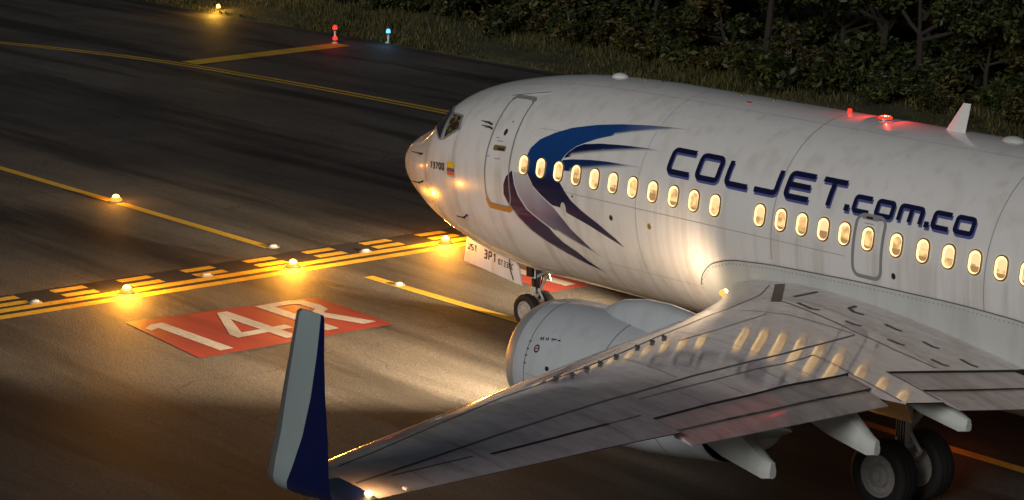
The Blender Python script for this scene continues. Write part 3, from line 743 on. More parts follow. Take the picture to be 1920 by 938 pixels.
# ---------------- wing
CUT_Y = [1.5,2.0,4.75,4.751,5.55,5.551,7.3,8.5,9.6,11.1,11.101,16.6]
CUT_X = [17.5,17.5,17.36,18.46,18.46,17.37,17.86,18.29,18.65,19.2,19.70,21.0]
def cutx(y): return float(np.interp(y, CUT_Y, CUT_X))
NU = 26
us = (1 - np.cos(np.linspace(0, math.pi, NU)))/2
us = us**1.15
stations = sorted(set([1.5,1.75,1.9,2.2,2.6,3,3.4,3.8,4.3,4.7,4.75,4.751,5.15,5.55,5.551,5.9] + list(np.linspace(6.3,11,14)) + [11.1,11.101] + list(np.linspace(11.5,16.6,14))))
def build_wing(sg):
    """sg=-1 port (in view), +1 starboard"""
    port = sg == -1
    W_ = None
    Vv = []
    for y in stations:
        xl, zl, xt_, zt_, tc = wsec(y); xc = min(cutx(y), xt_)
        for u in us[::-1]:
            x = xl + (xc-xl)*u; Vv.append((x, sg*y, zU(x, y)))
        for u in us[1:]:
            x = xl + (xc-xl)*u; Vv.append((x, sg*y, zU(x, y, -1)))
    nv = 2*NU - 1; F, mi = [], []
    for i in range(len(stations)-1):
        if stations[i+1] - stations[i] < .01:                       # step in the trailing edge: close both sides, no sliver
            F += [tuple(range(i*nv, i*nv+nv)), tuple(range((i+1)*nv, (i+1)*nv+nv))[::-1]]; mi += [0, 0]; continue
        for j in range(nv-1):
            F.append((i*nv+j, i*nv+j+1, (i+1)*nv+j+1, (i+1)*nv+j)); mi.append(2 if NU-6 <= j <= NU+4 and stations[i] > 4.2 else 0)
        F.append((i*nv, (i+1)*nv, (i+1)*nv+nv-1, i*nv+nv-1)); mi.append(1)
    if not port: F = [f[::-1] for f in F]
    W_ = mk('wing', Vv, F, [M['wing'], M['dark'], M['metal']], AIR, 'auto', mi)
    # winglet: blended curve, sections turned from the wing plane to the fin plane
    path = [(16.6,4.11,19.62,21.0,.10),(16.92,4.14,19.78,21.03,.10),(17.10,4.175,19.86,21.05,.10),(17.21,4.24,19.93,21.07,.10),(17.27,4.34,20.01,21.10,.10),(17.33,4.54,20.15,21.16,.095),(17.44,4.95,20.44,21.31,.09),(17.60,5.45,20.79,21.50,.085),(17.75,5.95,21.14,21.70,.08),(17.87,6.38,21.43,21.88,.08),(17.88,6.42,21.50,21.88,.05)]
    UB = [.50,.40,.34,.34,.37,.44,.55,.69,.80,.88,.88]
    Vv = []; cols_ = 14
    for i, (y, z, xl, xt_, tc) in enumerate(path):
        a = path[max(0, i-1)]; b = path[min(len(path)-1, i+1)]
        if i == 0: ty, tz = 1, .12
        elif i == len(path)-1: ty, tz = .25, .97
        else: ty, tz = b[0]-a[0], b[1]-a[1]
        l_ = math.hypot(ty, tz); ny_, nz_ = -tz/l_, ty/l_
        c = xt_ - xl; ub = UB[i]
        uu = list(np.linspace(0, 1, 5)**1.6*.14) + list(np.linspace(.14, ub, 6)[1:]) + list(np.linspace(ub, 1, 5)[1:])
        for s2 in (1, -1):
            for u in (uu[::-1] if s2 == 1 else uu[1:]):
                th = c*yt(np.array(u), tc)*s2
                zz = z + ((4.14-4.08)*(u-.5) if i < 3 else 0)
                if i == 0: Vv.append((xl + c*u, sg*16.598, float(zU(xl + c*u, 16.6, s2)))); continue
                Vv.append((xl + c*u, sg*(y + ny_*th), zz + nz_*th + (c*float(cmb(u))*max(0, 1-i/4))))
    nv2 = 2*14 - 1; nb = 14
    F = grid_faces(len(path), nv2); mi = []
    for i in range(len(path)-1):
        for j in range(nv2-1):
            d = abs(j + .5 - 13)            # distance (in cells) from the leading edge
            mi.append(2 if d < 4 else (1 if d < 9 else 0))
    n0 = (len(path)-1)*nv2; F.append(tuple(range(n0, n0+nv2))); mi.append(1)
    F += [(i*nv2, (i+1)*nv2, (i+1)*nv2+nv2-1, i*nv2+nv2-1) for i in range(len(path)-1)]; mi += [0]*(len(path)-1)
    if not port: F = [f[::-1] for f in F]
    mk('winglet', Vv, F, [M['blue'], M['wlgrey'], M['wlle']], W_, 'auto', mi)
    # flaps: two slotted panels each
    def slab(name, ys, fn, th=.05):
        Vs = []
        for y in ys:
            (x0, z0), (x1, z1) = fn(y); n = 9; c = x1-x0
            for k in range(n):
                t = 1-k/(n-1); Vs.append((x0+c*t, sg*y, z0+(z1-z0)*t + th*4*.5*t*(1-t)*(1-.5*t) + (0 if t > 0 else -.02)))
            for k in range(1, n):
                t = k/(n-1); Vs.append((x0+c*t, sg*y, z0+(z1-z0)*t - th*(1-t) - .01))
        nv = 17; F = grid_faces(len(ys), nv); F += [(i*nv, (i+1)*nv, (i+1)*nv+nv-1, i*nv+nv-1) for i in range(len(ys)-1)]
        F += [tuple(range(nv))[::-1], tuple(range((len(ys)-1)*nv, len(ys)*nv))]
        if not port: F = [f[::-1] for f in F]
        return mk(name, Vs, F, M['flap'], W_, 'auto')
    def out_a(y):
        xc = cutx(y); zc = float(zU(xc, y)); xe = np.interp(y, [5.6,11.1], [18.27,19.82]); ze = np.interp(y, [5.6,11.1], [2.56,3.37])
        return ((xc-.25, zc-.022), (xc+(xe-xc)*.52, zc+(ze-zc)*.42))
    def out_b(y):
        xc = cutx(y); zc = float(zU(xc, y)); xe = np.interp(y, [5.6,11.1], [18.27,19.82]); ze = np.interp(y, [5.6,11.1], [2.56,3.37])
        return ((xc+(xe-xc)*.46, zc+(ze-zc)*.42-.03), (xe, ze))
    slab('flap', np.linspace(5.62, 11.06, 9), out_a); slab('flap', np.linspace(5.75, 11.0, 9), out_b)
    def in_a(y):
        xc = cutx(y); zc = float(zU(xc, y)); ze = np.interp(y, [2,3.4,4.75], [1.98,2.19,2.42]); xe = 18.66
        return ((xc-.25, zc-.022), (xc+(xe-xc)*.52, zc+(ze-zc)*.42))
    def in_b(y):
        xc = cutx(y); zc = float(zU(xc, y)); ze = np.interp(y, [2,3.4,4.75], [1.98,2.19,2.42]); xe = 18.66
        return ((xc+(xe-xc)*.46, zc+(ze-zc)*.42-.03), (xe, ze))
    slab('flap', np.linspace(1.95, 4.70, 6), in_a); slab('flap', np.linspace(1.95, 4.62, 6), in_b)
    # flap track fairings
    for (yc, xtip, ztop, zbot, wd) in ((8.8,19.05,2.55,2.28,.17), (6.45,18.75,2.33,2.07,.17), (4.25,18.53,2.18,1.95,.17)):
        st_ = [(-3.4,None,.10,.20),(-2.9,None,.30,.36),(-2.0,None,.50,.46),(-1.3,None,.62,.48),(-.75,None,.66,.44),(-.12,None,.0,.20),(0,None,.0,.12)]
        Vs = []
        for k, (dx_, _, dep, w2) in enumerate(st_):
            x = xtip + dx_
            zl_ = float(zU(min(x, 18.2 if yc < 6 else x), yc, -1))
            ztp = zl_ + .03
            if k == 3 and yc < 5: ztp = min(ztp, ztop + .40)
            if k == 4: ztp = ztop + (.44 if yc > 5 else .24)
            if k == 5: ztp = ztop + .03
            if k == 6: ztp = ztop - .02
            zbt = ztp - dep
            if k == 3: zbt = zbot + .36
            if k == 4: zbt = zbot + .15
            if k == 5: zbt = zbot + .0
            if k == 6: zbt = zbot + .03
            h_ = (ztp - zbt)/2; zm = (ztp + zbt)/2
            for a in range(16):
                t = 2*math.pi*a/16; ct, st2 = math.cos(t), math.sin(t)
                q = 4.5; r_ = (abs(ct)**q + abs(st2)**q)**(-1/q)
                Vs.append((x, sg*(yc + w2/2*ct*r_*(1 if st2 < .2 else .75)), zm + h_*st2*r_))
        F = grid_faces(len(st_), 16, True) + [tuple(range((len(st_)-1)*16, len(st_)*16))]
        if not port: F = [f[::-1] for f in F]
        mk('flap_track_fairing', Vs, F, M['fairing'], W_, 'auto')
    if not port: return W_
    # joints and marks on the upper skin, laid 4 mm proud
    def wline(name, P, wd, mat, off=.004, step=.25):
        v, f = strip(P, wd, False, step)
        return mk(name, [(a, -b, float(zU(a, b)) + off) for a, b in v], [q[::-1] for q in f], M[mat], W_)
    wline('rear_spar_joint', [(20.55,16.55),(20.02,15.21),(19.44,13.76),(18.84,12.19),(18.25,10.61),(17.51,8.77),(16.93,7.17),(16.35,5.48),(15.85,3.75)], .036, 'line')
    wline('hinge_joint', [(18.47,10.66),(18.13,9.76),(17.74,8.67),(17.2,7.18),(17.01,6.54),(16.63,5.49),(16.97,5.48),(17.40,5.53)], .017, 'line')
    wline('root_joint', [(13.72,3.14),(14.6,3.36),(15.68,3.58),(16.6,3.64),(17.33,3.58)], .030, 'line')
    wline('slat_joint', [(12.50,2.15),(13.06,2.94),(13.39,3.69),(13.96,5.0),(14.97,6.91),(15.95,8.62),(16.69,10.0),(17.30,11.2),(17.78,12.3),(18.6,13.85),(19.55,15.6),(19.9,16.3)], .020, 'line')
    wline('skin_joint', [(13.9,4.30),(14.58,3.92),(15.8,3.72)], .022, 'line')
    wline('skin_joint', [(15.6,7.2),(14.84,5.32),(14.44,4.24)], .016, 'line')
    wline('gate_joint', [(17.38,5.56),(18.40,5.60)], .035, 'line')
    wline('gate_joint', [(17.38,4.74),(18.40,4.76)], .03, 'line')
    for a, b in (((18.13,9.70),(18.62,9.65)), ((17.74,8.60),(18.26,8.55)), ((17.22,7.22),(17.82,7.25)), ((17.02,6.48),(17.58,6.45))): wline('spoiler_joint', [a, b], .014, 'line')
    for a, b in (((16.29,9.0),(17.55,9.12)), ((18.9,14.5),(20.45,14.5)), ((19.94,15.06),(20.45,15.04)), ((20.3,15.67),(20.72,15.67)), ((18.95,12.0),(19.85,12.0)), ((17.85,12.6),(18.9,12.6)), ((14.9,6.6),(16.6,6.5)), ((18.5,11.1),(19.15,11.1))): wline('skin_joint', [a, b], .012, 'line')
    wline('aileron_gap', [(20.03,14.32),(19.66,13.04),(19.33,11.94)], .045, 'dark')
    wline('aileron_joint', [(20.42,16.0),(20.05,14.6)], .025, 'line')
    wline('aileron_joint', [(19.33,11.94),(19.1,11.2)], .022, 'line')
    wline('walkway_patch', [(12.6,2.0),(13.72,3.26)], .17, 'walk')
    for a in [[(13.57,2.69),(13.54,2.44),(13.48,2.03)], [(13.97,3.02),(14.39,3.16),(14.51,3.08)], [(14.48,2.2),(14.55,2.45),(14.76,2.57),(14.95,2.54)], [(15.17,3.21),(15.38,3.22),(15.47,3.17)], [(15.45,2.61),(15.7,2.64),(15.81,2.61)], [(16.11,3.29),(16.32,3.28),(16.41,3.24)], [(16.29,2.68),(16.52,2.71),(16.6,2.65)], [(17.0,3.31),(17.21,3.3),(17.28,3.23)], [(17.04,2.69),(17.27,2.7),(17.36,2.66)]]:
        wline('escape_arrow', a, .065, 'ink', .006, .1)
    for a, b in [(17.22,10.94),(17.12,10.57),(16.84,10.07),(16.57,9.59),(16.25,9.01),(15.78,8.18),(15.53,7.66),(15.3,7.21)]:
        wline('vane_base', [(a-.04,b),(a+.04,b+.015)], .04, 'line', .005, .2)
        MB().box((a, -b, float(zU(a,b))+.02), (.09,.02,.04)).build('vortex_vane', M['metal'], W_)
    # tip light
    MB().lathe([(0,.05),(.03,.045),(.055,.025),(.06,.001)], (20.86,-16.62,4.135), 'z', 14).build('tip_light', M['warm_core'], W_, True)
    MB().box((20.93,-16.2,4.15), (.07,.03,.025)).build('tip_glint', M['white'], W_)  # small white box standing in for a glint near the wing tip
    return W_
M['walk'] = material('walkway_grit', (.15, .13, .10), .8)
build_wing(-1); build_wing(1)
point('tip_glow', (20.86, -16.55, 4.34), (1, .55, .2), 9, .05)

# ---------------- engines
def engine(sg):
    EX = .60
    cy, cz = sg*4.83, 1.42
    flat = lambda q, a: q*(.93 if q < 0 else 1.0)
    prof = [(10.45,.74),(9.95,.75),(9.6,.79),(9.42,.84),(9.36,.89),(9.38,.94),(9.48,.99),(9.7,1.045),(10.1,1.09),(10.6,1.115),(11.2,1.12),(11.8,1.10),(12.4,1.05),(13.0,.97),(13.5,.885),(13.85,.82),(13.86,.79),(13.5,.80),(12.9,.82)]
    prof = [(a+EX, r) for a, r in prof]
    mi = [1,1,2,2,2,2,2] + [0]*8 + [1,1,1]
    E_ = MB().lathe(prof, (0,cy,cz), 'x', 72, sz=flat, mi=mi).build('engine_nacelle', [M['nacelle'], M['dark'], M['lip']], AIR, True)
    MB().lathe([(12.6,.62),(13.2,.60),(13.9,.52),(14.5,.42),(14.51,.38),(14.2,.30),(14.7,.18),(15.05,.02)], (EX,cy,cz), 'x', 40).build('core_cowl', M['steel'], E_, True)
    MB().lathe([(10.0,.002),(10.1,.12),(10.25,.2),(10.42,.24)], (EX,cy,cz), 'x', 24).build('spinner', M['steel'], E_, True)
    mb = MB()
    for k in range(24):
        a = 2*math.pi*k/24; ca, sa = math.cos(a), math.sin(a); c2, s2 = math.cos(a+.2), math.sin(a+.2)
        mb.add([(EX+10.32,cy+.22*ca,cz+.22*sa),(EX+10.44,cy+.22*c2,cz+.22*s2),(EX+10.46,cy+.74*c2,cz+.70*s2),(EX+10.30,cy+.74*ca,cz+.70*sa)], [(0,1,2,3)])
    mb.build('fan', M['steel'], E_)
    MB().lathe([(10.5,.76),(10.5,.01)], (EX,cy,cz), 'x', 32).build('fan_face', M['dark'], E_)
    def band(x, wd, name='cowl_joint'):
        f = lambda xx: np.interp(xx, [p[0] for p in prof[7:16]], [p[1] for p in prof[7:16]])
        MB().lathe([(x-wd/2, f(x-wd/2)+.004), (x+wd/2, f(x+wd/2)+.004)], (0,cy,cz), 'x', 72, sz=flat).build(name, M['line'], E_, True)
    for x in (10.02, 11.75, 12.95): band(x+EX, .016)
    def rad(x): return np.interp(x, [p[0] for p in prof[7:16]], [p[1] for p in prof[7:16]]) + .005
    def cowl(name, pts, mat, wd=None, closed=False):
        if wd: v, f = strip(pts, wd, closed, .1)
        else: v, f = pts, [tuple(range(len(pts)))]
        return mk(name, [(a+EX, cy + sg*rad(a+EX)*math.cos(b), cz + rad(a+EX)*math.sin(b)*(1 if b > 0 else .93)) for a, b in v], f, M[mat], E_)
    if sg == -1:
        cowl('cowl_joint', [(10.02,.03),(11.75,.03)], 'softline', .010)
        cowl('cowl_emblem', [(10.25+.055*math.cos(t), .44+.052*math.sin(t)) for t in np.linspace(0, 2*math.pi, 17)[:-1]], 'maroon', .026, True)
        cowl('cowl_emblem_bar', [(10.22,.43),(10.28,.45)], 'ink', .018)
        for a, b, l_, t_ in ((10.24,.600,.03,.05),(10.29,.607,.03,.05),(10.37,.615,.02,.045),(10.41,.620,.03,.045),(10.50,.640,.12,.020),(10.52,.612,.05,.012),(10.66,.642,.06,.022),(11.95,.42,.04,.03)): cowl('cowl_stencil', [(a,b),(a+l_,b+.006)], 'ink', t_)
        for a, b in ((10.03,.30),(10.03,.40),(10.03,.52),(10.03,.18),(11.30,.10),(11.5,.12)): cowl('cowl_latch', [(a-.035,b),(a+.035,b+.002)], 'line', .022)
        cowl('cowl_vent', [(10.62+.05*math.cos(t), .20+.035*math.sin(t)) for t in np.linspace(0, 2*math.pi, 13)[:-1]], 'ink')
        cowl('cowl_latch', [(11.1,.27),(11.25,.29)], 'softline', .05)
    # pylon
    st_ = [(11.3,2.44,2.35,.03),(11.55,2.62,2.3,.18),(11.9,2.77,2.3,.28),(12.4,2.86,2.25,.33),(12.9,2.87,2.2,.34),(13.45,2.82,2.15,.34),(13.8,2.74,2.15,.35),(14.2,2.66,2.1,.36),(15.2,2.45,2.15,.26),(16.4,2.42,2.3,.06)]
    Vs = []
    for x, zt_, zb_, hw in st_:
        for k in range(13):
            t = math.pi*k/12; Vs.append((x, cy + hw*math.cos(t), zb_ + (zt_-zb_)*math.sin(t)**.8))
    mk('pylon', Vs, grid_faces(len(st_), 13), M['nacelle'], E_, True)
    return E_
engine(-1); engine(1)

# ---------------- tail (out of the frame to the right)
def fin(name, secs, th, axis):
    Vs = []
    for (a, xl, xr, o) in secs:
        for k in range(17):
            t = k/16; u = abs(2*t-1); s2 = 1 if t < .5 else -1; d = float(yt(np.array(u), th))*(xr-xl)*s2
            Vs.append((xl+(xr-xl)*u, d, a) if axis == 'z' else (xl+(xr-xl)*u, a, o+d))
    mk(name, Vs, grid_faces(len(secs), 17), M['blue'] if axis == 'z' else M['wing'], AIR, 'auto')
fin('tail_fin', [(5.2,26.2,31.8,0),(7.0,28.0,32.3,0),(12.5,31.8,34.0,0)], .11, 'z')
fin('tailplane', [(-.6,28.6,32.6,4.6),(-7.1,32.6,34.1,5.3)], .10, 'y'); fin('tailplane', [(.6,28.6,32.6,4.6),(7.1,32.6,34.1,5.3)], .10, 'y')

# ---------------- landing gear
def wheel(name, c, rad, wd, parent, out):
    h = wd/2
    tp = [(-h*.72,rad*.60),(-h*.95,rad*.68),(-h,rad*.82),(-h*.86,rad*.95),(-h*.55,rad*.995),(-h*.50,rad*.985),(-h*.46,rad),(-.02,rad),(0,rad*.985),(.02,rad),(h*.46,rad),(h*.50,rad*.985),(h*.55,rad*.995),(h*.86,rad*.95),(h,rad*.82),(h*.95,rad*.68),(h*.72,rad*.60)]
    MB().lathe(tp, c, 'y', 48).build('tyre', M['rubber'], parent, True)
    hp = []
    for s2 in (1,):
        hp = [(out*h*.70,rad*.62),(out*h*.80,rad*.60),(out*h*.80,rad*.54),(out*h*.55,rad*.50),(out*h*.50,rad*.34),(out*h*.78,rad*.32),(out*h*.84,rad*.27),(out*h*.84,rad*.16),(out*h*.9,rad*.15),(out*h*.9,.001)]
    MB().lathe(hp, c, 'y', 36).build('hub', M['hub'], parent, 'auto')
    MB().lathe([(-out*h*.70,rad*.62),(-out*h*.60,rad*.50),(-out*h*.62,rad*.3),(-out*h*.75,.12),(-out*h*.75,.001)], c, 'y', 30).build('brake', M['steel'], parent, 'auto')
    mb = MB()
    for k in range(10):
        a = 2*math.pi*k/10; mb.tube((c[0]+rad*.42*math.cos(a), c[1]+out*h*.50, c[2]+rad*.42*math.sin(a)), (c[0]+rad*.42*math.cos(a), c[1]+out*h*.60, c[2]+rad*.42*math.sin(a)), .022, n=6)
    mb.build('bolts', M['steel'], parent, kind='stuff')
for sg in (-1, 1):
    gx, gy = 16.15, sg*2.86
    G_ = MB().tube((gx,gy,.56), (gx,gy,1.0), .085, n=16).tube((gx,gy,.95), (gx,gy,2.3), .13, n=18).tube((gx,gy,.95), (gx,gy,1.02), .16, n=18).tube((gx,gy-.62,.565), (gx,gy+.62,.565), .07).build('main_gear', M['steel'], AIR, 'auto')
    wheel('outer', (gx, gy+sg*.43, .565), .565, .40, G_, sg); wheel('inner', (gx, gy-sg*.43, .565), .565, .40, G_, -sg)
    MB().tube((gx,gy,1.15), (gx-.05,gy-sg*1.2,1.9), .06).tube((gx+.02,gy,1.55), (gx+.9,gy,2.1), .05).build('side_strut', M['steel'], G_)
    MB().tube((gx+.12,gy,.70), (gx+.34,gy,.92), .035).tube((gx+.34,gy,.92), (gx+.12,gy,1.18), .035).build('torsion_link', M['steel'], G_)
    mb = MB()
    for k in range(5): mb.tube((gx+.1-.05*k, gy+sg*.12, .8+.1*k), (gx+.12-.04*k, gy+sg*.15, 2.1), .012, n=6)
    mb.build('hydraulic_hose', M['ink'], G_)
    V = []
    for t, z in ((0,1.42),(.35,1.62),(.7,1.95),(1,2.15)):
        V += [(gx-.55+.1*t, gy+sg*(.20+.55*t*t), z), (gx+.35-.05*t, gy+sg*(.20+.55*t*t), z)]
    V2 = [(a, b+sg*.03, c) for a, b, c in V]
    F = [(2*i,2*i+1,2*i+3,2*i+2) for i in range(3)]
    mb = MB().add(V, F).add(V2, [f[::-1] for f in F]); mb.F += [(0,1,9,8),(6,7,15,14),(0,2,10,8),(2,4,12,10),(4,6,14,12),(1,3,11,9),(3,5,13,11),(5,7,15,13)]; mb.I += [0]*8
    mb.build('gear_door', M['fairing'], G_, True)
nx_ = 3.98
G_ = MB().tube((nx_,0,.34), (nx_,0,.75), .055, n=14).tube((nx_,0,.72), (nx_+.03,0,1.6), .085, n=16).tube((nx_,0,.72), (nx_,0,.78), .10, n=16).tube((nx_,-.26,.34), (nx_,.26,.34), .04).build('nose_gear', M['steel'], AIR, 'auto')
wheel('left', (nx_,-.21,.345), .345, .20, G_, -1); wheel('right', (nx_,.21,.345), .345, .20, G_, 1)
MB().tube((nx_+.02,-.02,1.0), (nx_+.75,-.02,1.42), .035).tube((nx_+.02,.04,.62), (nx_+.45,.04,1.35), .028).build('drag_brace', M['steel'], G_)
MB().tube((nx_+.06,0,.45), (nx_+.24,0,.60), .025).tube((nx_+.24,0,.60), (nx_+.06,0,.82), .025).build('torsion_link', M['steel'], G_)
MB().box((nx_-.03,0,1.14), (.16,.30,.20)).box((nx_+.05,-.09,.92), (.08,.05,.16)).box((nx_+.22,.02,1.30), (.2,.24,.14)).build('steering_actuator', M['ink'], G_)
mb = MB()
for k in range(5): mb.tube((nx_+.08,-.05+.025*k,.7), (nx_+.12+.05*k,-.08+.04*k,1.35), .012, n=6)
mb.build('hydraulic_hose', M['ink'], G_)
for sg in (-1, 1):
    D2 = [(2.24,1.56),(3.62,1.40),(3.66,1.30),(3.90,.93),(3.62,.97),(2.16,1.14)]
    D2 = [(2.24,1.60),(3.80,1.36),(3.90,1.24),(4.02,.90),(2.17,1.09)]
    mb = MB(); y0 = sg*.36; n = len(D2)
    mb.add([(x, y0 + sg*.05*(1.5-z), z) for x, z in D2] + [(x, y0 - sg*.03 + sg*.05*(1.5-z), z) for x, z in D2], [tuple(range(n)), tuple(range(n, 2*n))[::-1]] + [(i, (i+1) % n, n+(i+1) % n, n+i) for i in range(n)])
    if sg == -1:
        dr = mb.build('nose_gear_door', M['white'], G_); dr['label'] = 'white nose gear door with black lettering'
    else: mb.build('nose_gear_door', M['white'], G_)
mbk = {}
def on_door(V2): return [(x, -.36 - .05*(1.5-z) - .006, z) for x, z in V2]
def door_text(t, x, z, h, wd, st, mat, gap=.03):
    mb = MB()
    for ch in t:
        v, f = glyph(ch, x, z, wd, h, st); sl_ = -.085
        mb.add(on_door([(a, b + sl_*(a - 2.2)) for a, b in v]), [q[::-1] for q in f]); x += wd + gap
    mb.build('door_lettering', M[mat], G_)
door_text('OST', 2.27, 1.36, .13, .085, .022, 'ink', .025)
door_text('3P1', 2.80, 1.30, .19, .11, .034, 'ink', .035)
door_text('OT33OC', 3.26, 1.29, .12, .065, .020, 'ink', .018)
v, f = strip([(3.60,1.36),(3.66,1.14),(3.76,.96)], .035); mk('door_seal', on_door(v), [q[::-1] for q in f], M['ink'], G_)
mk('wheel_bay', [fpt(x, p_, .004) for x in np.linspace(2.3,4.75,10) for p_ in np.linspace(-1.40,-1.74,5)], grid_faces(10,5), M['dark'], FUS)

# ---------------- aeroplane lamps
for sg in (-1, 1):
    lx, ly, lz = 11.46, sg*2.12, 2.37
    MB().lathe([(0,.065),(-.03,.055),(-.05,.035),(-.06,.001)], (lx-.02,ly,lz+.02), 'x', 16).build('landing_light', M['warm_core'], AIR, True)
    MB().lathe([(0,.06),(-.04,.05),(-.06,.001)], (lx+.06,ly+sg*.14,lz+.05), 'x', 16).build('landing_light', M['warm_soft'], AIR, True)
spot('root_glow', (11.0, -2.62, 2.36), (9.0, -2.05, 2.45), (1, .70, .44), 165, 168, 1.0, .2)
spot('landing_beam', (11.1, -2.30, 2.30), (2.6, -5.0, 0), (1, .73, .45), 32000, 54, 1.0, .12)
spot('taxi_beam', (11.1, 2.30, 2.30), (-1.0, 1.2, 0), (1, .76, .48), 60000, 25, .9, .12)

# ------------------------------------------------------------------ airfield lamps
def inset_fixture(x, y, label, lit=None, power=0, group=None):
    e = empty('inset_light', (x, y, 0), label, 'airfield light', group)
    k_ = 1. if lit else .62
    MB().lathe([(.004,.24*k_),(.014,.23*k_),(.018,.17*k_),(.035,.150*k_)], (x,y,0), 'z', 24).build('collar', M['fixdark'] if lit else M['fixture'], e, 'auto')
    if lit:
        MB().lathe([(.02,.150),(.05,.158),(.085,.148),(.11,.12),(.13,.09)], (x,y,0), 'z', 20).build('lens', M['amber_lens'], e, True)
        MB().lathe([(.128,.094),(.155,.086),(.180,.064),(.195,.032),(.199,.001)], (x,y,0), 'z', 20).build('lamp', M['amber_core'], e, True)
        point('amber_light', (x, y, .36), (1, .37, .028), power, .16)
    else:
        MB().lathe([(.032,.093),(.05,.08),(.062,.05),(.065,.001)], (x,y,0), 'z', 20).build('lens', M['domegrey'], e, True)
inset_fixture(-3.50, -4.95, 'brightly lit amber light on the holding lines, beside the red panel corner', True, 430)
inset_fixture(-3.38, -.78, 'lit amber light on the holding lines, middle of the three', True, 430)
inset_fixture(-3.25, 3.42, 'lit amber light on the holding lines below the aeroplane nose', True, 430)
inset_fixture(-12.3, .02, 'small lit amber light on the yellow taxi centreline', True, 45)
for x, y, lb in ((-4.0,-6.85,'unlit white inset light on the holding lines at the picture edge'), (-3.9,-2.7,'unlit white inset light between two dashed yellow marks'), (-3.75,1.48,'unlit white inset light among dashes beside the nose lamp'), (-5.45,.1,'unlit white inset light at the end of the taxi centreline'), (-.62,.05,'unlit white inset light on the centreline ahead of the nose wheel')):
    inset_fixture(x, y, lb)
def post_light(name, x, y, h, label, mats, power, col, lamps):
    e = empty(name, (x, y, 0), label, 'airfield light')
    MB().tube((x,y,0), (x,y,.03), .12, n=14).tube((x,y,.03), (x,y,h), .035, n=10).build('post', M['postwhite'], e)
    for z in lamps:
        MB().tube((x,y,z-.05), (x,y,z), .085, n=14).build('lamp_collar', M['fixdark'], e)
        MB().lathe([(0,.085),(.07,.085),(.13,.06),(.16,.001)], (x,y,z), 'z', 16).build('lamp_dome', mats, e, True)
    point(name + '_glow', (x+.1, y-.25, lamps[-1]+.3), col, power, .08)
post_light('guard_light', -44.6, 24.1, .25, 'bright amber light standing at the far grass edge', M['amber_far'], 160, (1,.5,.06), [.22])
post_light('stop_light', -34.0, 22.4, .55, 'pair of red lights one above the other at the yellow bar end', M['red_lens'], 12, (1,.03,.02), [.12, .52])
post_light('edge_light', -32.8, 24.0, .40, 'blue taxiway edge light on a short white post in the grass', M['blue_core'], 8, (.2,.6,1), [.38])

# ------------------------------------------------------------------ vegetation
def grass_mesh():
    n = 70000
    x = RNG.uniform(-75, 14, n); d = RNG.random(n)**1.4*6.5; y = GY1 + .08 + d
    h = (.10 + .10*RNG.random(n) + .32*np.clip((d-.8)/3, 0, 1)*RNG.random(n)**.7)
    keep = np.sin(x*.9)*np.cos(y*1.7) + np.sin(x*.31+y) + RNG.normal(0, .9, n) > -.7
    x, y, h = x[keep], y[keep], h[keep]; n = len(x)
    a = RNG.uniform(0, 2*np.pi, n); wd = RNG.uniform(.012, .03, n); ln = RNG.uniform(.1, .5, n)*h; b = RNG.uniform(0, 2*np.pi, n)
    zz = .02 + .015*(y-GY1)
    V = np.empty((n, 3, 3)); V[:,0] = np.c_[x-wd*np.cos(a), y-wd*np.sin(a), zz]; V[:,1] = np.c_[x+wd*np.cos(a), y+wd*np.sin(a), zz]; V[:,2] = np.c_[x+ln*np.cos(b), y+ln*np.sin(b), zz+h]
    me = bpy.data.meshes.new('grass'); me.from_pydata(V.reshape(-1,3).tolist(), [], np.arange(3*n).reshape(-1,3).tolist())
    me.materials.append(M['grass']); o = bpy.data.objects.new('grass', me); link(o, label='rough dry grass along the taxiway edge', kind='stuff')
grass_mesh()

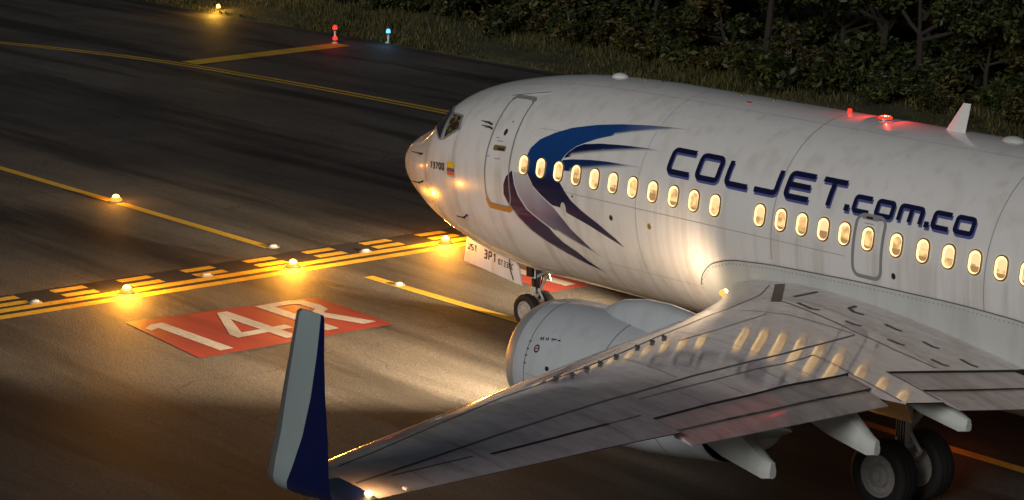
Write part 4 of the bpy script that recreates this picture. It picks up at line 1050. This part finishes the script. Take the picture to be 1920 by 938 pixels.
def leaf_cloud(centres, radii, n, size, flat=.8):
    k = RNG.integers(0, len(centres), n); c = np.array(centres)[k]; r = np.array(radii)[k]
    d = RNG.normal(size=(n,3)); d /= np.linalg.norm(d, axis=1)[:,None]
    p = c + d*(r*RNG.random(n)**.45)[:,None]*np.array([1,1,flat])
    u = RNG.normal(size=(n,3)); u[:,2] *= .6; u /= np.linalg.norm(u, axis=1)[:,None]
    v = np.cross(u, RNG.normal(size=(n,3))); v /= np.linalg.norm(v, axis=1)[:,None]
    s = size*RNG.uniform(.6, 1.4, n)[:,None]
    V = np.stack([p-u*s, p+v*s*.42, p+u*s, p-v*s*.42], 1).reshape(-1,3)
    keep = V.reshape(-1,4,3)[:,:,2].min(1) > .02
    V = V.reshape(-1,4,3)[keep].reshape(-1,3)
    return V, np.arange(len(V)).reshape(-1,4)
def make_tree(kind, hgt, mat, bark, nleaf, bare=False):
    trunk = MB(); cs, rs = [], []
    lean = RNG.normal(0, .08, 2)
    def limb(a, d, l, r, depth):
        a = np.array(a, float); d = np.array(d, float)/np.linalg.norm(d)
        segs = 3
        for k in range(segs):
            b = a + d*l/segs + RNG.normal(0, .05*l, 3)*(.5 if k else .2)
            trunk.tube(a, b, r*(1-.25*k/segs), r*(1-.25*(k+1)/segs), 7 if depth < 2 else 5, cap=False)
            a = b
        if depth >= 2 or r < .012: cs.append(a); rs.append(RNG.uniform(.35,.7)*hgt*.16); return
        for k in range(RNG.integers(3, 5)):
            nd = d + RNG.normal(0, .62, 3); nd[2] = abs(nd[2])*.7 + .15
            limb(a - d*l*.25*RNG.random(), nd, l*RNG.uniform(.55,.85), r*.55, depth+1)
        if depth: cs.append(a); rs.append(hgt*.10)
    limb((0,0,-.15), (lean[0],lean[1],1), hgt*(.20 if kind == 'shrub' else .36), hgt*(.016 if kind == 'shrub' else .020), 0)
    if kind == 'shrub':
        for k in range(4): limb((RNG.normal(0,.15),RNG.normal(0,.15),-.1), (RNG.normal(0,.5),RNG.normal(0,.5),1), hgt*.3, hgt*.011, 1)
        for k in range(7): cs.append((RNG.normal(0,.28*hgt),RNG.normal(0,.28*hgt),hgt*RNG.uniform(.05,.35))); rs.append(hgt*RNG.uniform(.10,.2))
    else:
        for k in range(5): cs.append((RNG.normal(0,.22*hgt),RNG.normal(0,.22*hgt),hgt*RNG.uniform(.05,.25))); rs.append(hgt*RNG.uniform(.06,.12))
    V, F = leaf_cloud(cs, rs, nleaf, .10 if kind == 'shrub' else .13)
    return trunk, (V, F)
PROT = []
def me_of(name, V, F, mat):
    me = bpy.data.meshes.new(name); me.from_pydata([tuple(map(float,v)) for v in V], [], [tuple(map(int,f)) for f in F]); me.materials.append(mat); return me
for kind, hgt, mat, bark, nl in (('tree',6.2,'leaf','bark',5200), ('tree',5.4,'leaf2','bark',4200), ('shrub',3.0,'leaf','bark',4200), ('shrub',2.4,'leaf2','bark',3400), ('tree',7.0,'leaf','bark',6000), ('bare',4.2,'leaf2','palebark',420)):
    t_, (lv, lf) = make_tree('tree' if kind == 'bare' else kind, hgt, mat, bark, nl)
    PROT.append((kind, me_of('trunk', t_.V, t_.F, M[bark]), me_of('crown', lv, lf, M[mat])))
def plant(k, x, y, s, rz, label, group):
    kind, tm, cm = PROT[k]
    nm = {'tree':'forest_tree','shrub':'shrub','bare':'bare_tree'}[kind]
    e = bpy.data.objects.new(nm, None); e.location = (x, y, .02*(y-GY1)); e.rotation_euler = (0,0,rz); e.scale = (s,s,s*random.uniform(.9,1.15)); e.empty_display_size = .3
    link(e, label=label, cat='shrub' if kind == 'shrub' else 'tree', group=group)
    for n_, me in (('trunk', tm), ('crown', cm)):
        o = bpy.data.objects.new(n_, me); COL.objects.link(o); o.parent = e
# front fringe of shrubs, then trees in ranks (labels count along the verge from the left of the picture)
ORD = ['first','second','third','fourth','fifth','sixth','seventh','eighth','ninth','tenth','eleventh','twelfth','thirteenth','fourteenth','fifteenth','sixteenth','seventeenth','eighteenth','nineteenth','twentieth']
TENS = {2:'twenty', 3:'thirty', 4:'forty'}
def ordinal(i): return ORD[i] if i < 20 else (TENS[(i+1)//10] + '-' + ORD[(i+1) % 10 - 1] if (i+1) % 10 else {30:'thirtieth', 40:'fortieth'}[i+1])
EDGE_X, EDGE_Y = [-50,-40,-33,-25,-18,-9,0,10], [29.5,29.2,29.0,28.0,27.2,26.9,26.8,26.8]
for i, x in enumerate(np.arange(-50, 2, 1.5)):
    k = random.choice((2,3,3)); look = 'dark green' if k == 2 else 'olive'
    plant(k, x + random.uniform(-.4,.4), np.interp(x, EDGE_X, EDGE_Y) + random.uniform(0,1.2), random.uniform(.65,1.25), random.uniform(0,6.3), f'{look} leafy shrub fringing the forest, {ordinal(i)} shrub from the left', 'shrubs along the forest edge')
for rank, dy, st_ in (('front',1.6,2.3), ('second',4.0,2.6), ('rear',7.0,3.4)):
    for i, x in enumerate(np.arange(-54, 3, st_)):
        k = random.choice((0,1,4,0)); look = {0:'dense dark', 1:'olive leafy', 4:'tall dark'}[k]
        plant(k, x + random.uniform(-.7,.7), np.interp(x, EDGE_X, EDGE_Y) + dy + random.uniform(-.5,.8), random.uniform(.8,1.2), random.uniform(0,6.3), f'{look} forest tree, {ordinal(i)} from the left in the {rank} rank', 'forest trees behind the verge')
for x, y, s, lb in ((-15.2,27.4,.8,'bare pale branching tree among the shrubs above the lettering'), (-4.6,27.0,.7,'bare pale tree beside the right picture edge'), (-27.5,28.4,.8,'bare pale tree in the shrubs above the swoosh')):
    plant(5, x, y, s, random.uniform(0,6.3), lb, 'bare pale trees')
